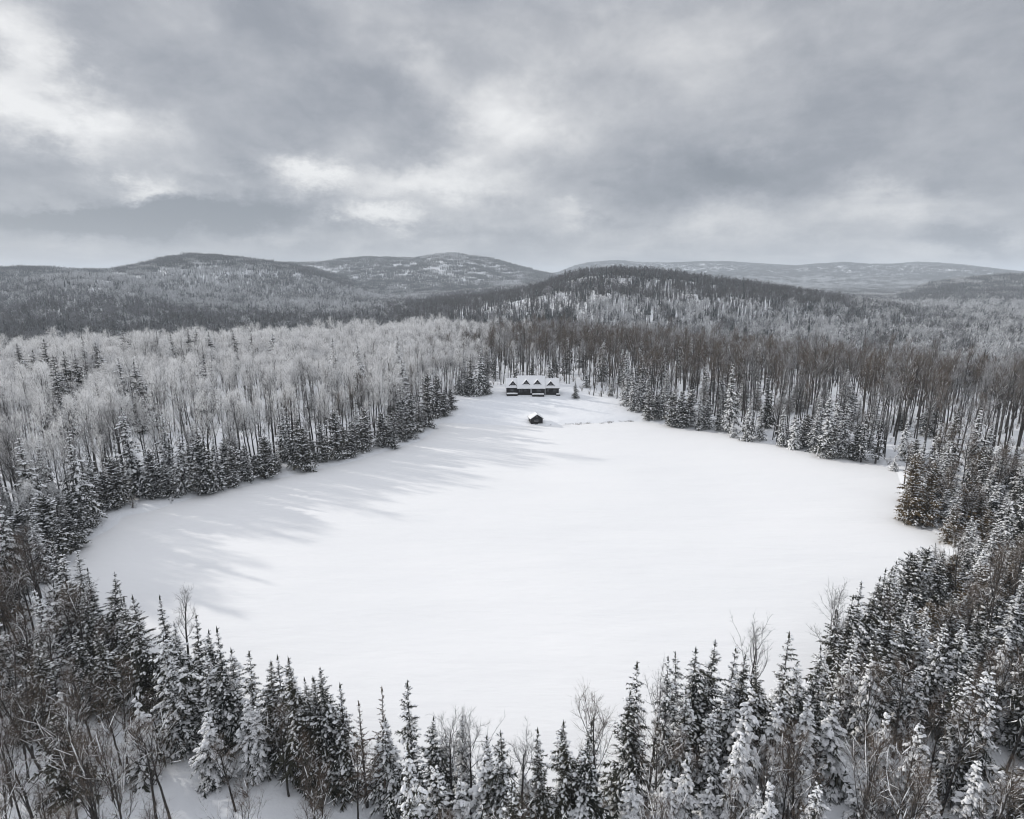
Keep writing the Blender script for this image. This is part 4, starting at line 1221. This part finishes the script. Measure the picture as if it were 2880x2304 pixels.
def dormer(root, cx, y0, zb, wid, hgt, slope, seed):
    """steep triangular dormer: dark gable, glazed window, two snowy slopes running back into the roof"""
    hw = wid / 2
    back = hgt / slope + 0.4
    d = solid('dormer', [(cx - hw, y0, zb), (cx + hw, y0, zb), (cx, y0, zb + hgt), (cx, y0 + back, zb + hgt)], [(0, 1, 2), (1, 3, 2), (0, 2, 3)], M['logs'], root)
    # dark barge boards
    t = 0.16
    V, F = [], []
    for s in (-1, 1):
        a = (cx + s * (hw + .28), zb - .22); b = (cx, zb + hgt + .12)
        n = (-(b[1] - a[1]), (b[0] - a[0])); l = math.hypot(*n); n = (n[0] / l * t * s, n[1] / l * t * s)
        q = [a, b, (b[0] + n[0], b[1] + n[1]), (a[0] + n[0], a[1] + n[1])]
        k = len(V)
        V += [(p[0], y0 - .32, p[1]) for p in q] + [(p[0], y0 - .06, p[1]) for p in q]
        F += [(k, k + 1, k + 2, k + 3), (k + 7, k + 6, k + 5, k + 4), (k, k + 4, k + 5, k + 1), (k + 1, k + 5, k + 6, k + 2), (k + 2, k + 6, k + 7, k + 3), (k + 3, k + 7, k + 4, k)]
    solid('barge_board', V, F, M['trim'], d)
    wv = [(cx - hw * .52, y0 - .05, zb + .28), (cx + hw * .52, y0 - .05, zb + .28), (cx + hw * .30, y0 - .05, zb + hgt * .52), (cx - hw * .30, y0 - .05, zb + hgt * .52)]
    solid('window', wv, [(0, 1, 2, 3)], M['glass'], d)
    fr = [(cx - .035, cx + .035, y0 - .09, y0 - .03, zb + .28, zb + hgt * .52), (cx - hw * .56, cx + hw * .56, y0 - .10, y0 - .02, zb + .20, zb + .29),
          (cx - hw * .34, cx + hw * .34, y0 - .10, y0 - .02, zb + hgt * .52, zb + hgt * .52 + .09), (cx - hw * .42, cx + hw * .42, y0 - .085, y0 - .035, zb + hgt * .32, zb + hgt * .32 + .05)]
    V, F = boxes(fr); solid('window_frame', V, F, M['frame'], d)
    # snow on the two slopes
    for s in (-1, 1):
        V, F, k = [], [], 0
        e0 = np.array([cx + s * (hw + .30), y0 - .30, zb - .10]); e1 = np.array([cx, y0 - .30, zb + hgt + .16]); e2 = np.array([cx, y0 + back + .3, zb + hgt + .16]); e3 = np.array([cx + s * (hw + .30), y0 + .25, zb - .10])
        up = np.array([s * .10, 0, .26])
        V += [e0, e1, e2, e3, e0 + up, e1 + np.array([0, 0, .26]), e2 + np.array([0, 0, .26]), e3 + up]
        f = [(3, 2, 1, 0), (4, 5, 6, 7), (0, 1, 5, 4), (1, 2, 6, 5), (2, 3, 7, 6), (3, 0, 4, 7)]
        F += [tuple(i + k for i in (q if s < 0 else q[::-1])) for q in f]
        solid('snow', V, F, M['snow'], d)

def window(root, x, y, z, wd, h, panes=2):
    o = solid('window', *box(x - wd / 2, x + wd / 2, y - .05, y + .05, z, z + h), M['glass'], root)
    fr = [(x - wd / 2 - .07, x - wd / 2, y - .09, y, z - .07, z + h + .07), (x + wd / 2, x + wd / 2 + .07, y - .09, y, z - .07, z + h + .07), (x - wd / 2, x + wd / 2, y - .09, y, z - .07, z), (x - wd / 2, x + wd / 2, y - .09, y, z + h, z + h + .07)]
    for k in range(1, panes): fr.append((x - wd / 2 + wd * k / panes - .025, x - wd / 2 + wd * k / panes + .025, y - .08, y, z, z + h))
    V, F = boxes(fr); solid('frame', V, F, M['trim'], o)
    return o

def build_lodge():
    root = bpy.data.objects.new('lodge', None); COL.objects.link(root)
    root.location = (LODGE[0] - 0.3, LODGE[1] + 0.3, LODGE[2] + 0.15)
    tag(root, 'dark log lodge with snowy roofs and four triangular dormers above the lawn', 'lodge')
    V, F = house_body(-5.9, 5.9, 0, 9.2, 3.1, 7.6); solid('wall', V, F, M['logs'], root)
    V, F = house_body(-11.0, -5.4, 0.9, 7.5, 3.3, 6.5); solid('wall', V, F, M['logs'], root)
    V, F = house_body(5.4, 12.4, 0.7, 7.5, 3.2, 6.4); solid('wall', V, F, M['logs'], root)
    for (a, b_, y0, y1, ze, zr, sd) in ((-5.9, 5.9, 0, 9.2, 3.1, 7.6, 1), (-11.0, -5.4, 0.9, 7.5, 3.3, 6.5, 2), (5.4, 12.4, 0.7, 7.5, 3.2, 6.4, 3)):
        V, F = roof_slab(a, b_, y0, y1, ze, zr, 0.12, 0.45, lift=0.02, nx=2, ny=2); rf = solid('roof', V, F, M['trim'], root)
        V, F = roof_slab(a, b_, y0, y1, ze, zr, 0.34, 0.42, lift=0.15, jitter=0.02, seed=sd); solid('snow', V, F, M['snow'], rf, smooth_=False)
    s = 4.5 / 4.6
    dormer(root, -2.2, 1.15, 4.35, 3.3, 2.1, s, 1); dormer(root, 2.8, 1.15, 4.35, 3.4, 2.1, s, 2)
    dormer(root, -8.2, 1.35, 3.85, 3.4, 2.1, .97, 3); dormer(root, 8.75, 1.15, 3.75, 3.6, 2.1, .95, 4)
    dr = solid('door', *box(-.36, .26, -.10, .04, .75, 2.75), M['door_white'], root)
    V, F = boxes([(-.08, -.02, -.13, -.09, .9, 2.65), (-.30, .20, -.13, -.09, 1.7, 1.76)]); solid('glazing_bar', V, F, M['trim'], dr)
    for x in (-5.2, -4.3): window(root, x, 0, 1.3, .55, 1.2, 1)
    window(root, -2.7, 0, 1.5, 1.0, 1.1); window(root, 3.4, 0, 1.4, 1.7, 1.0, 3); window(root, 10.4, .7, 1.4, 1.1, .9); window(root, -8.6, .9, 1.4, 1.4, 1.0); window(root, 7.5, .7, 1.4, .8, 1.0)
    solid('corner_post', *box(6.1, 6.35, .40, .66, -.8, 3.0), M['door_white'], root)
    solid('corner_post', *box(-11.25, -11.0, .60, .88, -.8, 3.1), M['frame'], root)
    # two chimneys
    for (x, y, z0, z1, wd) in ((-6.5, 5.6, 4.5, 7.35, .55), (5.3, 4.9, 6.9, 8.5, .7)):
        c = solid('chimney', *box(x - wd / 2, x + wd / 2, y - wd / 2, y + wd / 2, z0, z1), M['stone'], root)
        V, F = box(x - wd * .6, x + wd * .6, y - wd * .6, y + wd * .6, z1 + .003, z1 + .28); solid('snow', V, F, M['snow'], c)
    # low decks in front, deep in snow
    for (x0, x1, y0, y1, z) in ((-11.0, -6.1, -1.5, .86, .62), (.35, 5.7, -2.3, -.12, .55), (11.2, 12.9, -.9, .65, .35)):
        dk = solid('deck', *box(x0, x1, y0, y1, -1.4, z), M['trim'], root)
        g = np.random.default_rng(int(x0 * 7 + 200)); nx, ny = 9, 4
        V = []; 
        for i in range(nx):
            for j in range(ny):
                ed = i in (0, nx - 1) or j in (0, ny - 1)
                V.append((x0 + (x1 - x0) * i / (nx - 1) * 1.0, y0 + (y1 - y0) * j / (ny - 1), z + (.16 if ed else .36) + g.normal(0, .03)))
        n0 = len(V)
        for i in range(nx):
            for j in range(ny): V.append((x0 + (x1 - x0) * i / (nx - 1), y0 + (y1 - y0) * j / (ny - 1), z + .004))
        F = []
        for i in range(nx - 1):
            for j in range(ny - 1): a = i * ny + j; F.append((a, a + ny, a + ny + 1, a + 1))
        for i in range(nx - 1):
            a = i * ny; F.append((n0 + a, n0 + a + ny, a + ny, a)); a = i * ny + ny - 1; F.append((a, a + ny, n0 + a + ny, n0 + a))
        for j in range(ny - 1):
            a = j; F.append((a, a + 1, n0 + a + 1, n0 + a)); a = (nx - 1) * ny + j; F.append((n0 + a, n0 + a + 1, a + 1, a))
        solid('snow', V, F, M['snow'], dk)
build_lodge()

def build_hut():
    root = bpy.data.objects.new('lakeside_hut', None); COL.objects.link(root)
    root.location = (HUT[0], HUT[1] + .3, max(HUT[2], 0) + .30); root.rotation_euler = (0, 0, math.radians(11))
    tag(root, 'small dark gabled hut with snowy roof at the lake edge below the lodge', 'hut')
    hw, dp, ze, zr = 2.35, 4.4, 1.85, 3.35
    V = [(-hw, 0, -1), (hw, 0, -1), (hw, dp, -1), (-hw, dp, -1), (-hw, 0, ze), (hw, 0, ze), (hw, dp, ze), (-hw, dp, ze), (0, 0, zr), (0, dp, zr)]
    solid('wall', V, [(0, 1, 5, 8, 4), (2, 3, 7, 9, 6), (1, 2, 6, 5), (3, 0, 4, 7), (5, 6, 9, 8), (7, 4, 8, 9)], M['logs'], root)
    def rot90(V): return [(y, x, z) for x, y, z in V]     # slabs are made with the ridge along x
    V, F = roof_slab(0, dp, -hw, hw, ze, zr, .10, .45, lift=.02, nx=2, ny=2)
    rf = solid('roof', rot90(V), [f[::-1] for f in F], M['trim'], root)
    V, F = roof_slab(0, dp, -hw, hw, ze, zr, .42, .40, lift=.125, jitter=.025, nx=10, ny=6, seed=9)
    solid('snow', rot90(V), [f[::-1] for f in F], M['snow'], rf)
    V, F = boxes([(-.95, .55, -.09, .03, .62, .72), (-.95, .55, -.09, .03, 1.22, 1.34), (-.95, -.85, -.09, .03, .72, 1.22), (.45, .55, -.09, .03, .72, 1.22)])
    wn = solid('window', *box(-.85, .45, -.05, .03, .72, 1.22), M['glass'], root); solid('frame', V, F, M['frame'], wn)
    solid('gable_vent', *box(-.18, .18, -.06, .03, 2.35, 2.75), M['frame'], root)
    solid('door_step', *box(-.9, .3, -.7, -.02, -.6, .10), M['trim'], root)
build_hut()

# dry reeds that poke through the snow along the bank
def reed_mesh(seed):
    g = np.random.default_rng(seed); mb = MB()
    for i in range(26):
        p = np.array([g.normal(0, .55), g.normal(0, .22), -.05]); h = g.uniform(.25, .75)
        e = p + np.array([g.normal(0, .22), g.normal(0, .15), h]); s = np.array([.035, 0, 0])
        mb.tris(p - s, p + s, e)
    return mesh_from('reed_clump', *mb.get(), [M['reed']])
RM = [reed_mesh(700 + i) for i in range(3)]
FR = np.sort(rng.random(24) ** .8)
for i in range(24):
    f = FR[i]
    px = 1530 + f * 255; py = 1198 - 12 * f + rng.normal(0, 1.2)
    q = hit_ground(px, py)
    o = bpy.data.objects.new('reed_clump', RM[i % 3]); COL.objects.link(o)
    o.location = (q[0], q[1], max(q[2], 0)); o.rotation_euler = (0, 0, rng.uniform(0, 6.28)); s = rng.uniform(.6, 1.2); o.scale = (s * 1.3, s, s)
    tag(o, 'dry reed clump on the snowy far bank, %s from the hut' % ordinal(i + 1), 'reeds', 'reed clumps along the far bank')

# ------------------------------------------------------------------ the air
def haze():
    x, y0, y1, z0, z1 = 13000, -2500, 13200, -40, 330
    V, F = box(-x, x, y0, y1, z0, z1)
    m = bpy.data.materials.new('haze_air'); m.use_nodes = True
    t = m.node_tree; t.nodes.clear()
    pv = t.nodes.new('ShaderNodeVolumePrincipled'); out = t.nodes.new('ShaderNodeOutputMaterial')
    pv.inputs['Color'].default_value = (.86, .93, 1.0, 1); pv.inputs['Density'].default_value = 1.15e-4; pv.inputs['Anisotropy'].default_value = 0.0
    t.links.new(pv.outputs[0], out.inputs['Volume'])
    o = solid('haze', V, F, m, None)
    tag(o, 'thin grey winter haze over the valley', 'haze', kind='stuff')
haze()
